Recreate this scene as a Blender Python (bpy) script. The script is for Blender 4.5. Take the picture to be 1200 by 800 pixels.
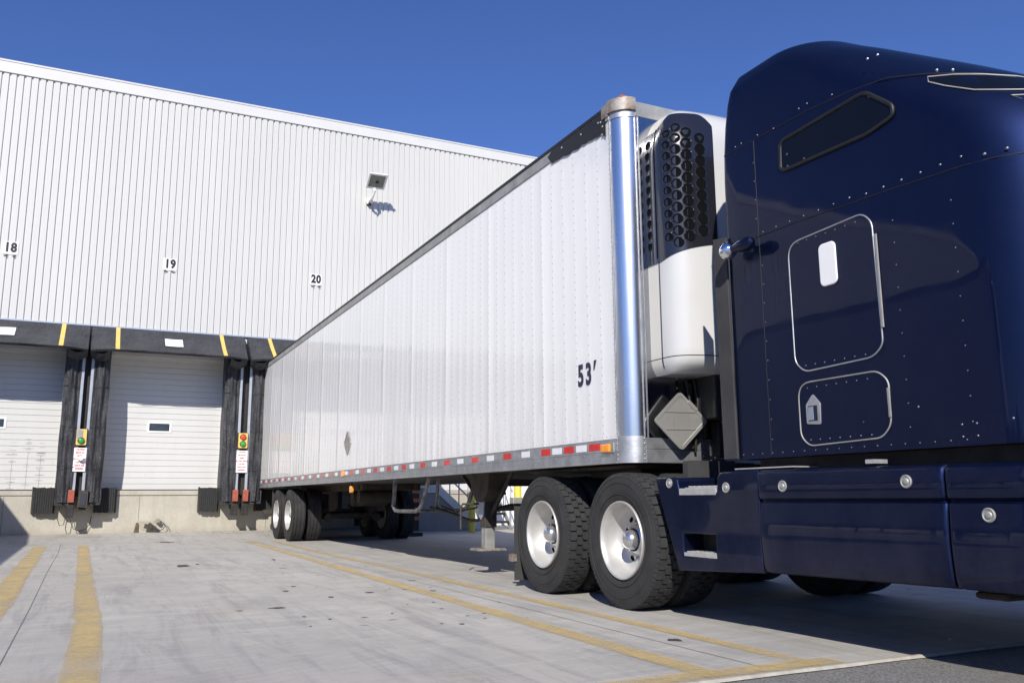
import bpy, bmesh, math, random
from mathutils import Vector, Matrix
R_ = math.radians
PI = math.pi
random.seed(7)
for o in list(bpy.data.objects): bpy.data.objects.remove(o)
scene = bpy.context.scene
COL = scene.collection

# ------------------------------------------------------------ camera, sky, sun, exposure
YAW, PITCH, ROLL = 0.45315, 0.178446, -0.005696
CAM = Vector((-3.7547, -22.0638, 0.8485))
fw = Vector((math.sin(YAW)*math.cos(PITCH), math.cos(YAW)*math.cos(PITCH), math.sin(PITCH)))
rt = Vector((math.cos(YAW), -math.sin(YAW), 0)); up = rt.cross(fw)
r2 = rt*math.cos(ROLL) + up*math.sin(ROLL); u2 = -rt*math.sin(ROLL) + up*math.cos(ROLL)
cam = bpy.data.cameras.new('camera'); camo = bpy.data.objects.new('camera', cam); COL.objects.link(camo)
camo.matrix_world = Matrix(((r2.x, u2.x, -fw.x, CAM.x), (r2.y, u2.y, -fw.y, CAM.y), (r2.z, u2.z, -fw.z, CAM.z), (0, 0, 0, 1)))
cam.sensor_width = 36.0; cam.lens = 1013.49/1200*36; cam.clip_start = .05; cam.clip_end = 4000
scene.camera = camo

SUN = Vector((0.60, 1.0, -0.79)).normalized()          # direction the light travels
EL = math.asin(-SUN.z)
world = bpy.data.worlds.new('World'); scene.world = world; world.use_nodes = True
nt = world.node_tree; nt.nodes.clear()
sky = nt.nodes.new('ShaderNodeTexSky'); sky.sky_type = 'NISHITA'; sky.sun_disc = False
sky.sun_elevation = EL; sky.sun_rotation = math.atan2(-SUN.x, -SUN.y)
sky.altitude = 300; sky.air_density = 1.0; sky.dust_density = 0.0; sky.ozone_density = 5.0
bg = nt.nodes.new('ShaderNodeBackground'); bg.inputs['Strength'].default_value = 0.085
wo = nt.nodes.new('ShaderNodeOutputWorld')
tint = nt.nodes.new('ShaderNodeMix'); tint.data_type = 'RGBA'; tint.blend_type = 'MULTIPLY'; tint.inputs['Factor'].default_value = 1
[q for q in tint.inputs if q.name == 'B' and q.type == 'RGBA'][0].default_value = (.84, .96, 1.42, 1)
nt.links.new(sky.outputs[0], [q for q in tint.inputs if q.name == 'A' and q.type == 'RGBA'][0]); nt.links.new([q for q in tint.outputs if q.type == 'RGBA'][0], bg.inputs[0]); nt.links.new(bg.outputs[0], wo.inputs[0])
sl = bpy.data.lights.new('sun', 'SUN'); sl.energy = 5.0; sl.angle = R_(0.53); sl.color = (1.0, .95, .865)
so = bpy.data.objects.new('sun', sl); COL.objects.link(so)
so.rotation_euler = SUN.to_track_quat('-Z', 'Y').to_euler(); so.location = (-30, -50, 40)
scene.view_settings.view_transform = 'Standard'; scene.view_settings.look = 'None'
scene.view_settings.exposure = 0.12; scene.view_settings.gamma = 1.0
scene.render.engine = 'CYCLES'

# ------------------------------------------------------------ materials
MATS = {}
def mat(name, col, rough=.5, metal=0., coat=0., var=0., vscale=3., bump=0., bscale=20., rvar=0., stretch=(1, 1, 1), spec=.5, col2=None, detail=5):
    m = bpy.data.materials.new(name); m.use_nodes = True; N = m.node_tree; b = N.nodes['Principled BSDF']
    b.inputs['Base Color'].default_value = (*col, 1); b.inputs['Roughness'].default_value = rough
    b.inputs['Metallic'].default_value = metal; b.inputs['Coat Weight'].default_value = coat
    b.inputs['Coat Roughness'].default_value = .04; b.inputs['Specular IOR Level'].default_value = spec
    tc = N.nodes.new('ShaderNodeTexCoord'); mp = N.nodes.new('ShaderNodeMapping'); mp.inputs['Scale'].default_value = stretch
    N.links.new(tc.outputs['Object'], mp.inputs[0])
    if var or rvar:
        n = N.nodes.new('ShaderNodeTexNoise'); n.inputs['Scale'].default_value = vscale; n.inputs['Detail'].default_value = detail
        n.inputs['Roughness'].default_value = .6; N.links.new(mp.outputs[0], n.inputs[0])
        rm = N.nodes.new('ShaderNodeMapRange'); rm.inputs['From Min'].default_value = .33; rm.inputs['From Max'].default_value = .67
        N.links.new(n.outputs[0], rm.inputs[0])
        if var:
            mx = N.nodes.new('ShaderNodeMix'); mx.data_type = 'RGBA'
            c2 = col2 if col2 else tuple(c*(1-var) for c in col)
            mx.inputs['A'].default_value = (*c2, 1); mx.inputs['B'].default_value = (*col, 1)
            N.links.new(rm.outputs[0], mx.inputs['Factor']); N.links.new(mx.outputs['Result'], b.inputs['Base Color'])
        if rvar:
            r = N.nodes.new('ShaderNodeMapRange'); r.inputs['To Min'].default_value = rough; r.inputs['To Max'].default_value = rough+rvar
            N.links.new(n.outputs[0], r.inputs[0]); N.links.new(r.outputs[0], b.inputs['Roughness'])
    if bump:
        n2 = N.nodes.new('ShaderNodeTexNoise'); n2.inputs['Scale'].default_value = bscale; n2.inputs['Detail'].default_value = 4
        N.links.new(mp.outputs[0], n2.inputs[0])
        bp = N.nodes.new('ShaderNodeBump'); bp.inputs['Strength'].default_value = 1; bp.inputs['Distance'].default_value = bump
        N.links.new(n2.outputs[0], bp.inputs['Height']); N.links.new(bp.outputs[0], b.inputs['Normal'])
    MATS[name] = m
    return m

class NB:                                                # tiny node builder
    def __init__(s, m): s.t = m.node_tree; s.m = m
    def n(s, t, **k):
        x = s.t.nodes.new('ShaderNode'+t)
        for a, v in k.items():
            if hasattr(x, a): setattr(x, a, v)
        return x
    def noise(s, vec, scale, detail=6, rough=.6, dist=0):
        x = s.n('TexNoise'); x.inputs['Scale'].default_value = scale; x.inputs['Detail'].default_value = detail
        x.inputs['Roughness'].default_value = rough; x.inputs['Distortion'].default_value = dist; s.t.links.new(vec, x.inputs['Vector']); return x.outputs[0]
    def rng(s, v, a, b, c=0, d=1):
        x = s.n('MapRange'); s.t.links.new(v, x.inputs[0])
        for i, q in enumerate((a, b, c, d)): x.inputs[i+1].default_value = q
        return x.outputs[0]
    def mix(s, f, A, B, blend='MIX'):
        x = s.n('Mix'); x.data_type = 'RGBA'; x.blend_type = blend
        for nm, v in (('Factor', f), ('A', A), ('B', B)):
            i = x.inputs[nm] if nm == 'Factor' else [q for q in x.inputs if q.name == nm and q.type == 'RGBA'][0]
            if isinstance(v, (int, float)): i.default_value = v
            elif isinstance(v, tuple): i.default_value = (*v, 1)
            else: s.t.links.new(v, i)
        return [q for q in x.outputs if q.type == 'RGBA'][0]
    def math(s, op, a, b=0.):
        x = s.n('Math'); x.operation = op
        for i, v in enumerate((a, b)):
            if isinstance(v, (int, float)): x.inputs[i].default_value = v
            else: s.t.links.new(v, x.inputs[i])
        return x.outputs[0]
    def mapping(s, vec, scale=(1, 1, 1), rot=(0, 0, 0), loc=(0, 0, 0)):
        x = s.n('Mapping'); x.inputs['Scale'].default_value = scale; x.inputs['Rotation'].default_value = rot; x.inputs['Location'].default_value = loc
        s.t.links.new(vec, x.inputs[0]); return x.outputs[0]
    def bump(s, h, dist, strength=1.):
        x = s.n('Bump'); x.inputs['Distance'].default_value = dist; x.inputs['Strength'].default_value = strength; s.t.links.new(h, x.inputs['Height']); return x.outputs[0]

def new_mat(name):
    m = bpy.data.materials.new(name); m.use_nodes = True; MATS[name] = m
    b = m.node_tree.nodes['Principled BSDF']; k = NB(m); tc = k.n('TexCoord')
    return m, b, k, tc.outputs['Object']

def concrete_yard():
    m, b, k, v = new_mat('concrete_yard'); L = m.node_tree.links
    big = k.noise(v, .35, 5, .6, .4); mid = k.noise(v, 2.2, 8, .7, .6); fine = k.noise(v, 60, 4, .7)
    col = k.mix(k.rng(big, .3, .7), (.385, .36, .325), (.51, .48, .425))
    col = k.mix(k.rng(mid, .34, .66, 0, .75), col, (.295, .28, .255))
    col = k.mix(k.rng(fine, .3, .7, 0, .35), col, (.52, .51, .49))
    # brushed, worn streaks running along the bays
    st = k.noise(k.mapping(v, (3.2, .32, 1), (0, 0, .12)), 1.6, 8, .75, .8)
    col = k.mix(k.rng(st, .48, .64, 0, .7), col, (.27, .262, .25))
    st2 = k.noise(k.mapping(v, (.4, 4.2, 1), (0, 0, -.5)), 1.4, 8, .75, 1.2)
    col = k.mix(k.rng(st2, .52, .68, 0, .4), col, (.56, .55, .53))
    # faint curved tyre tracks
    w = k.n('TexWave'); w.wave_type = 'RINGS'; w.rings_direction = 'SPHERICAL'; w.inputs['Scale'].default_value = 3.2; w.inputs['Distortion'].default_value = .5
    w.inputs['Detail'].default_value = 3
    L.new(k.mapping(v, loc=(6.5, 9.5, 0)), w.inputs['Vector'])
    mask = k.rng(k.noise(v, .6, 3), .52, .62)
    col = k.mix(k.math('MULTIPLY', k.math('MULTIPLY', w.outputs[0], mask), .10), col, (.2, .195, .19))
    # rust and dirt stains
    rs = k.rng(k.noise(k.mapping(v, (1, 1.6, 1), loc=(3, 7, 0)), .8, 5, .6), .62, .74)
    col = k.mix(k.math('MULTIPLY', rs, .6), col, (.42, .31, .19))
    # oil drips
    vo = k.n('TexVoronoi'); vo.inputs['Scale'].default_value = 2.3; vo.inputs['Randomness'].default_value = 1
    vv = k.n('VectorMath'); vv.operation = 'ADD'; L.new(v, vv.inputs[0])
    nn = k.n('TexNoise'); nn.inputs['Scale'].default_value = 5; L.new(v, nn.inputs['Vector'])
    sc = k.n('VectorMath'); sc.operation = 'SCALE'; sc.inputs['Scale'].default_value = .28; L.new(nn.outputs['Color'], sc.inputs[0]); L.new(sc.outputs[0], vv.inputs[1])
    L.new(vv.outputs[0], vo.inputs['Vector'])
    spot = k.rng(vo.outputs['Distance'], .045, .10, 1, 0)
    sm = k.rng(k.noise(v, .55, 2), .53, .58)
    col = k.mix(k.math('MULTIPLY', k.math('MULTIPLY', spot, sm), .8), col, (.07, .065, .06))
    vc = k.n('TexVoronoi'); vc.inputs['Scale'].default_value = 9; L.new(vv.outputs[0], vc.inputs['Vector'])
    col = k.mix(k.math('MULTIPLY', k.rng(vc.outputs['Distance'], .05, .14, .6, 0), k.rng(k.noise(v, 1.3, 3), .55, .62)), col, (.13, .125, .12))
    L.new(col, b.inputs['Base Color']); b.inputs['Roughness'].default_value = .88
    L.new(k.bump(k.math('ADD', fine, k.math('MULTIPLY', mid, .6)), .004), b.inputs['Normal'])
    return m
def asphalt():
    m, b, k, v = new_mat('asphalt'); L = m.node_tree.links
    f = k.noise(v, 90, 3, .8); g = k.noise(v, 1.1, 6)
    col = k.mix(k.rng(f, .38, .62), (.09, .087, .083), (.34, .33, .31))
    col = k.mix(k.rng(g, .4, .7, 0, .5), col, (.22, .21, .20))
    L.new(col, b.inputs['Base Color']); b.inputs['Roughness'].default_value = .9
    L.new(k.bump(f, .01), b.inputs['Normal']); return m
def painted_line(name='yellow_line_paint', c=(.62, .46, .19)):
    m, b, k, v = new_mat(name); L = m.node_tree.links
    at = k.n('Attribute'); at.attribute_name = 'across'
    e = k.math('POWER', k.math('ABSOLUTE', at.outputs['Fac']), 4.0)
    n = k.math('ADD', k.math('MULTIPLY', k.noise(v, 1.8, 5, .65), .50), k.math('MULTIPLY', k.noise(v, 30, 7, .8), .50))
    thr = k.math('SUBTRACT', n, k.math('MULTIPLY', e, .14))
    L.new(k.rng(thr, .38, .56, .25, .80), b.inputs['Alpha'])
    L.new(k.mix(k.rng(k.noise(v, 6, 5), .35, .65), c, (.56, .42, .20)), b.inputs['Base Color']); b.inputs['Roughness'].default_value = .85
    return m
def dock_concrete():
    m, b, k, v = new_mat('dock_concrete'); L = m.node_tree.links
    a = k.noise(v, 1.1, 7, .65, .4); s = k.noise(k.mapping(v, (7, 1, .7)), 1.4, 7, .7); f = k.noise(v, 35, 4)
    col = k.mix(k.rng(a, .3, .7), (.34, .315, .255), (.47, .44, .375))
    col = k.mix(k.rng(s, .48, .68, 0, .6), col, (.36, .31, .23))
    col = k.mix(k.rng(f, .3, .7, 0, .25), col, (.62, .6, .54))
    sx = k.n('SeparateXYZ'); L.new(v, sx.inputs[0])
    low = k.rng(k.math('ADD', sx.outputs['Z'], k.math('MULTIPLY', a, .25)), .16, .36, .55, 0)
    col = k.mix(low, col, (.27, .23, .165))
    L.new(col, b.inputs['Base Color']); b.inputs['Roughness'].default_value = .9
    L.new(k.bump(k.math('ADD', f, a), .006), b.inputs['Normal']); return m
def siding():
    m, b, k, v = new_mat('white_siding'); L = m.node_tree.links
    a = k.noise(k.mapping(v, (1, 1, .25)), .6, 5); s = k.noise(k.mapping(v, (9, 1, .35)), 1.2, 6, .7)
    col = k.mix(k.rng(a, .3, .7), (.57, .565, .545), (.61, .605, .58)); col = k.mix(k.rng(s, .5, .72, 0, .22), col, (.52, .515, .49))
    L.new(col, b.inputs['Base Color']); b.inputs['Roughness'].default_value = .5; return m
def trailer_white():
    m, b, k, v = new_mat('trailer_white'); L = m.node_tree.links
    s = k.noise(k.mapping(v, (1, 5, .18)), 1.6, 7, .7); a = k.noise(v, .8, 4)
    col = k.mix(k.rng(s, .48, .74, 0, .28), (.85, .845, .83), (.69, .68, .66)); col = k.mix(k.rng(a, .35, .65, 0, .3), col, (.77, .765, .755))
    sx = k.n('SeparateXYZ'); L.new(v, sx.inputs[0])
    col = k.mix(k.math('MULTIPLY', k.rng(sx.outputs['Z'], 1.3, 1.75, .3, 0), k.rng(s, .4, .6)), col, (.52, .50, .46))
    L.new(col, b.inputs['Base Color']); b.inputs['Roughness'].default_value = .42
    b.inputs['Coat Weight'].default_value = .75; b.inputs['Coat Roughness'].default_value = .08
    h = k.math('ADD', k.noise(k.mapping(v, (1, 2.4, .5)), 1.3, 3), k.math('MULTIPLY', k.noise(v, 260, 1), .012))
    L.new(k.bump(h, .006), b.inputs['Normal']); L.new(k.bump(k.noise(k.mapping(v, (1, 2.0, .4)), 1.2, 3), .007), b.inputs['Coat Normal'])
    return m
def navy():
    m, b, k, v = new_mat('navy_paint'); L = m.node_tree.links
    f = k.noise(v, 900, 1)
    col = k.mix(k.rng(f, .4, .6), (.0038, .0076, .030), (.0095, .0195, .076))
    geo = k.n('NewGeometry'); sx = k.n('SeparateXYZ'); L.new(geo.outputs['Position'], sx.inputs[0])
    dust = k.math('MULTIPLY', k.rng(sx.outputs['Z'], .35, 1.25, .075, .010), k.rng(k.noise(k.mapping(v, (1, 1, .6)), 3.0, 8, .75), .38, .66))
    col = k.mix(dust, col, (.16, .14, .12))
    L.new(col, b.inputs['Base Color']); b.inputs['Roughness'].default_value = .50; L.new(k.rng(dust, 0, .12, .92, .45), b.inputs['Metallic'])
    b.inputs['Specular IOR Level'].default_value = .4
    b.inputs['Coat Weight'].default_value = .42; b.inputs['Coat Roughness'].default_value = .025
    L.new(k.bump(k.noise(v, 1.3, 2), .0022), b.inputs['Coat Normal'])
    L.new(k.rng(k.noise(v, 6, 6, .7), .45, .75, .02, .09), b.inputs['Coat Roughness'])
    return m
def door_white():
    m, b, k, v = new_mat('door_white'); L = m.node_tree.links
    s = k.noise(k.mapping(v, (3, 1, .8)), 1.5, 6); d = k.noise(k.mapping(v, (9, 1, 1.1)), 2.0, 7, .8)
    sx = k.n('SeparateXYZ'); L.new(v, sx.inputs[0])
    col = k.mix(k.rng(s, .4, .7, 0, .3), (.60, .60, .585), (.54, .535, .515))
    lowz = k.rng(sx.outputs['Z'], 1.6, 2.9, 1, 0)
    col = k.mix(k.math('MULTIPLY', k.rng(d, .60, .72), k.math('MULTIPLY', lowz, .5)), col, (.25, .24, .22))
    L.new(col, b.inputs['Base Color']); b.inputs['Roughness'].default_value = .55; return m
def vinyl():
    m, b, k, v = new_mat('black_vinyl'); L = m.node_tree.links
    a = k.noise(v, 2.5, 6); w = k.noise(k.mapping(v, (4, 3, .8)), 2.2, 5, .6, 1.2)
    col = k.mix(k.rng(a, .35, .7), (.020, .021, .025), (.050, .051, .058))
    L.new(col, b.inputs['Base Color']); b.inputs['Roughness'].default_value = .5
    L.new(k.bump(k.math('ADD', w, k.math('MULTIPLY', k.noise(v, 9, 4, .6, 1.5), .25)), .05), b.inputs['Normal']); return m
M_yard = concrete_yard(); M_asph = asphalt(); M_line = painted_line(); M_dock = dock_concrete(); M_siding = siding()
M_tw = trailer_white(); M_navy = navy(); M_door = door_white(); M_vinyl = vinyl()
M_flash = mat('grey_flashing', (.42, .47, .56), .45, .2, var=.15)
M_trim = mat('white_trim', (.64, .635, .62), .5, var=.06, vscale=1.5)
M_riv = mat('dull_rivet_metal', (.26, .27, .30), .45, .8)
M_hub = mat('polished_hub', (.66, .66, .66), .16, .9, rvar=.15, vscale=9)
M_alu = mat('aluminium', (.60, .61, .62), .33, .85, var=.25, vscale=7, rvar=.25, bump=.001, bscale=40)
M_aluD = mat('dull_aluminium', (.46, .455, .43), .5, .55, var=.3, vscale=5, rvar=.2)
M_chrome = mat('chrome', (.82, .84, .87), .04, 1., rvar=.05, vscale=4)
M_corner = mat('brushed_chrome_corner', (.80, .80, .80), .24, 1., rvar=.06, vscale=3)
M_stain = mat('stainless_nose', (.46, .47, .50), .09, 1., rvar=.12, vscale=3, var=.2)
M_rim = mat('rim_aluminium', (.54, .53, .51), .42, .45, var=.12, vscale=9, rvar=.15)
M_rub = mat('tyre_rubber', (.020, .020, .021), .72, var=.4, vscale=6, col2=(.034, .033, .032), rvar=.15, bump=.0012, bscale=60)
M_rubT = mat('worn_tread_rubber', (.036, .036, .037), .85, var=.4, vscale=12, bump=.002, bscale=80)
M_blk = mat('black_steel', (.014, .014, .015), .55, .1, var=.5, vscale=8, col2=(.035, .03, .025), rvar=.2)
M_grease = mat('dirty_chassis', (.03, .027, .024), .8, var=.6, vscale=6, col2=(.075, .062, .048), bump=.003, bscale=30)
M_bump = mat('laminated_rubber', (.045, .045, .045), .85, var=.6, vscale=10, col2=(.015, .015, .015), bump=.01, bscale=25, stretch=(12, 1, 1))
M_galv = mat('galvanised_post', (.42, .45, .51), .5, .35, var=.15, vscale=5)
M_red = mat('faded_red_paint', (.42, .10, .065), .65, var=.35, vscale=9)
M_yel = mat('yellow_strip', (.80, .56, .15), .6, var=.15, vscale=7)
M_yelp = mat('yellow_bollard_paint', (.72, .60, .08), .55, var=.2, vscale=6)
M_white = mat('white_panel', (.86, .86, .85), .45, var=.05)
M_reefw = mat('reefer_white', (.60, .60, .59), .25, coat=.6, var=.05, vscale=2)
M_reefg = mat('reefer_side_cream', (.66, .64, .58), .4, coat=.2, var=.08, vscale=2)
M_grille = mat('grille_plastic', (.014, .015, .021), .22, coat=.9)
M_hole = mat('deep_black', (.0035, .0035, .0045), .9, spec=.1)
M_glass = mat('dark_glass', (.004, .005, .007), .05, spec=.35)
M_doorglass = mat('door_window_glass', (.05, .06, .07), .1, spec=.6, var=.3, vscale=9)
M_gask = mat('black_gasket', (.01, .01, .011), .5)
M_rred = mat('red_reflective', (.70, .035, .025), .3, var=.3, vscale=14, coat=.3)
M_rwht = mat('white_reflective', (.84, .85, .87), .3, var=.12, vscale=12, coat=.3)
M_grey = mat('light_grey_tape', (.42, .44, .46), .35, .4, var=.3, vscale=14)
M_amb = mat('amber_lens', (.95, .32, .02), .2, coat=.8)
M_signred = mat('red_lens', (.65, .05, .02), .35, coat=.5)
M_grn = mat('green_lens', (.02, .30, .05), .35, coat=.5)
M_sigbox = mat('signal_yellow', (.80, .55, .16), .5, var=.15, vscale=12)
M_ink = mat('black_ink', (.02, .02, .024), .5)
M_inkn = mat('navy_ink', (.018, .018, .06), .45)
M_inkr = mat('red_ink', (.50, .06, .06), .6)
M_plac = mat('placard_metal', (.50, .49, .46), .38, .65, var=.15, vscale=6)
M_tread = mat('step_tread_alu', (.62, .62, .60), .35, .5, var=.2, vscale=20)
M_lamp = mat('floodlight_glass', (.22, .23, .21), .12, .3, coat=.8, var=.4, vscale=12)
M_floodb = mat('floodlight_body', (.85, .84, .78), .4, var=.05)
M_rust = mat('rusty_cap', (.40, .38, .35), .6, .4, var=.5, vscale=12, col2=(.18, .12, .08))
M_orange = mat('orange_stripe', (.62, .16, .03), .5, var=.3, vscale=8)
M_rail = mat('grey_handrail', (.50, .51, .52), .5, .4, var=.2)
M_rubstrip = mat('grey_rubber_strip', (.050, .049, .050), .75, var=.3, vscale=6)
M_joint = mat('joint_dark', (.20, .19, .18), .95, var=.4, vscale=14)
M_edge = mat('pad_edge_concrete', (.46, .43, .37), .85, var=.35, vscale=9)
M_patch = mat('dark_patch', (.07, .065, .058), .9, var=.5, vscale=20)
M_under = mat('trailer_underside', (.20, .19, .175), .75, var=.4, vscale=3)
M_roof = mat('roof_membrane', (.5, .5, .49), .8, var=.15)
M_pipe = mat('scuffed_pipe', (.30, .30, .31), .45, .5, var=.6, vscale=14, col2=(.1, .1, .1))

# ------------------------------------------------------------ mesh builder (world coordinates in, one mesh object out)
class MB:
    def __init__(s): s.v = []; s.f = []; s.m = []; s.mi = 0
    def add(s, vs, fs, mi=None):
        o = len(s.v); s.v += [tuple(q) for q in vs]; s.f += [tuple(o+i for i in f) for f in fs]
        s.m += [s.mi if mi is None else mi]*len(fs); return s
    def box(s, x0, x1, y0, y1, z0, z1, mi=None):
        vs = [(x, y, z) for x in (x0, x1) for y in (y0, y1) for z in (z0, z1)]
        return s.add(vs, [(0, 1, 3, 2), (4, 6, 7, 5), (0, 4, 5, 1), (2, 3, 7, 6), (0, 2, 6, 4), (1, 5, 7, 3)], mi)
    def obox(s, c, ax, ay, az, hx, hy, hz, mi=None):
        c, ax, ay, az = Vector(c), Vector(ax).normalized(), Vector(ay).normalized(), Vector(az).normalized()
        vs = [c+ax*(i*hx)+ay*(j*hy)+az*(k*hz) for i in (-1, 1) for j in (-1, 1) for k in (-1, 1)]
        return s.add(vs, [(0, 1, 3, 2), (4, 6, 7, 5), (0, 4, 5, 1), (2, 3, 7, 6), (0, 2, 6, 4), (1, 5, 7, 3)], mi)
    def prism(s, poly, axis, a, b, mi=None):
        """poly: 2D points; axis 'X' -> (y,z), 'Y' -> (x,z), 'Z' -> (x,y)"""
        def P(q, t): return {'X': (t, q[0], q[1]), 'Y': (q[0], t, q[1]), 'Z': (q[0], q[1], t)}[axis]
        n = len(poly); vs = [P(q, a) for q in poly]+[P(q, b) for q in poly]
        fs = [tuple(range(n)), tuple(range(2*n-1, n-1, -1))]+[(i, (i+1) % n, n+(i+1) % n, n+i) for i in range(n)]
        return s.add(vs, fs, mi)
    def ring(s, c, t, r, n, ref=None):
        t = Vector(t).normalized(); a = Vector(ref) if ref is not None else (Vector((0, 0, 1)) if abs(t.z) < .9 else Vector((1, 0, 0)))
        u = t.cross(a).normalized(); w = t.cross(u)
        return [Vector(c)+u*(r*math.cos(2*PI*i/n))+w*(r*math.sin(2*PI*i/n)) for i in range(n)]
    def cyl(s, p, q, r, r2=None, n=16, caps=True, mi=None):
        p, q = Vector(p), Vector(q); r2 = r if r2 is None else r2; d = q-p
        vs = s.ring(p, d, r, n)+s.ring(q, d, r2, n); fs = [(i, (i+1) % n, n+(i+1) % n, n+i) for i in range(n)]
        if caps: fs += [tuple(range(n-1, -1, -1)), tuple(range(n, 2*n))]
        return s.add(vs, fs, mi)
    def tube(s, path, r, n=8, closed=False, mi=None, caps=True):
        P = [Vector(q) for q in path]; N = len(P); vs = []; fs = []
        for i in range(N):
            if closed: t = P[(i+1) % N]-P[i-1]
            else: t = P[min(i+1, N-1)]-P[max(i-1, 0)]
            t = t.normalized()
            if i == 0:
                a = Vector((0, 0, 1)) if abs(t.z) < .9 else Vector((1, 0, 0)); u = t.cross(a).normalized()
            else: u = (u-t*u.dot(t)).normalized()
            w = t.cross(u); vs += [P[i]+u*(r*math.cos(2*PI*j/n))+w*(r*math.sin(2*PI*j/n)) for j in range(n)]
        for i in range(N if closed else N-1):
            a, b = i*n, ((i+1) % N)*n
            fs += [(a+j, a+(j+1) % n, b+(j+1) % n, b+j) for j in range(n)]
        if not closed and caps: fs += [tuple(range(n-1, -1, -1)), tuple(range((N-1)*n, N*n))]
        return s.add(vs, fs, mi)
    def lathe(s, prof, c, axis='X', n=48, mi=None):
        """prof: (t along axis, radius)"""
        c = Vector(c); vs = []; m = len(prof)
        for i in range(n):
            a = 2*PI*i/n; ca, sa = math.cos(a), math.sin(a)
            for t, r in prof:
                vs.append(c+Vector({'X': (t, r*ca, r*sa), 'Y': (r*ca, t, r*sa), 'Z': (r*ca, r*sa, t)}[axis]))
        fs = [(i*m+j, ((i+1) % n)*m+j, ((i+1) % n)*m+j+1, i*m+j+1) for i in range(n) for j in range(m-1)]
        return s.add(vs, fs, mi)
    def dome(s, c, nrm, r, h=None, n=8, k=3, mi=None):
        h = r if h is None else h; nrm = Vector(nrm).normalized(); c = Vector(c); vs = []; fs = []
        for j in range(k):
            a = (PI/2)*j/k; vs += s.ring(c+nrm*(h*math.sin(a)), nrm, r*math.cos(a), n)
        vs.append(c+nrm*h)
        for j in range(k-1): fs += [(j*n+i, j*n+(i+1) % n, (j+1)*n+(i+1) % n, (j+1)*n+i) for i in range(n)]
        fs += [((k-1)*n+i, (k-1)*n+(i+1) % n, k*n) for i in range(n)]
        return s.add(vs, fs, mi)
    def grid(s, fn, nu, nv, mi=None):
        vs = [fn(i/nu, j/nv) for i in range(nu+1) for j in range(nv+1)]
        fs = [(i*(nv+1)+j, (i+1)*(nv+1)+j, (i+1)*(nv+1)+j+1, i*(nv+1)+j+1) for i in range(nu) for j in range(nv)]
        return s.add(vs, fs, mi)
    def build(s, name, mats, parent=None, smooth=None, bevel=0, seg=2, fixn=True, weld=False):
        off = PL(parent)
        me = bpy.data.meshes.new(name); me.from_pydata([(x-off[0], y-off[1], z-off[2]) for x, y, z in s.v], [], s.f)
        if not isinstance(mats, (list, tuple)): mats = [mats]
        for m in mats: me.materials.append(m)
        for p, i in zip(me.polygons, s.m): p.material_index = i
        if fixn:
            bm = bmesh.new(); bm.from_mesh(me)
            if weld: bmesh.ops.remove_doubles(bm, verts=bm.verts, dist=.0004)
            bmesh.ops.recalc_face_normals(bm, faces=bm.faces); bm.to_mesh(me); bm.free()
        if smooth is not None:
            for p in me.polygons: p.use_smooth = True
            me.set_sharp_from_angle(angle=R_(smooth))
        o = bpy.data.objects.new(name, me); COL.objects.link(o)
        if parent is not None: o.parent = parent
        if bevel:
            b = o.modifiers.new('bevel', 'BEVEL'); b.width = bevel; b.segments = seg; b.limit_method = 'ANGLE'; b.angle_limit = R_(40)
        return o
ORG = {}
def PL(o):
    v = [0, 0, 0]
    while o is not None:
        l = ORG.get(o.name, (0, 0, 0)); v = [a+b for a, b in zip(v, l)]; o = o.parent
    return v
def thing(name, label, cat, loc, group=None):
    o = bpy.data.objects.new(name, None); o.empty_display_size = .2; COL.objects.link(o); o.location = loc; ORG[o.name] = tuple(loc)
    o['label'] = label; o['category'] = cat
    if group: o['group'] = group
    return o
def tag(o, label, cat, group=None):
    o['label'] = label; o['category'] = cat
    if group: o['group'] = group
    return o
def struct(o): o['kind'] = 'structure'; return o
def base_at(o, loc):                                    # move the origin of a top-level mesh to its base
    o.data.transform(Matrix.Translation(-Vector(loc))); o.location = loc; ORG[o.name] = tuple(loc); return o
def copy_tree(o, parent=None, loc=None):
    c = o.copy(); COL.objects.link(c); c.parent = parent
    if loc is not None: c.location = loc; ORG[c.name] = tuple(loc)
    for ch in list(o.children): copy_tree(ch, c)
    return c
def text_mesh(body, size, ext, sx=1., offset=0.):
    cu = bpy.data.curves.new('t', 'FONT'); cu.body = body; cu.size = size; cu.extrude = ext; cu.offset = offset; cu.align_x = 'CENTER'; cu.align_y = 'CENTER'
    cu.resolution_u = 4
    o = bpy.data.objects.new('t', cu); COL.objects.link(o)
    dg = bpy.context.evaluated_depsgraph_get(); me = bpy.data.meshes.new_from_object(o.evaluated_get(dg))
    bpy.data.objects.remove(o)
    vs = [(v.co.x*sx, v.co.y, v.co.z) for v in me.vertices]; fs = [tuple(p.vertices) for p in me.polygons]
    return vs, fs
def put_text(mb, body, size, c, ux, uy, ext=.002, sx=1., offset=0., mi=None):
    vs, fs = text_mesh(body, size, ext, sx, offset); c = Vector(c); ux = Vector(ux); uy = Vector(uy); un = ux.cross(uy)
    mb.add([c+ux*x+uy*y+un*z for x, y, z in vs], fs, mi)
def rrect(x0, x1, y0, y1, r, n=6):
    P = []
    for cx, cy, a0 in ((x1-r, y1-r, 0), (x0+r, y1-r, 90), (x0+r, y0+r, 180), (x1-r, y0+r, 270)):
        P += [(cx+r*math.cos(R_(a0+90*i/n)), cy+r*math.sin(R_(a0+90*i/n))) for i in range(n+1)]
    return P
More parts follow.
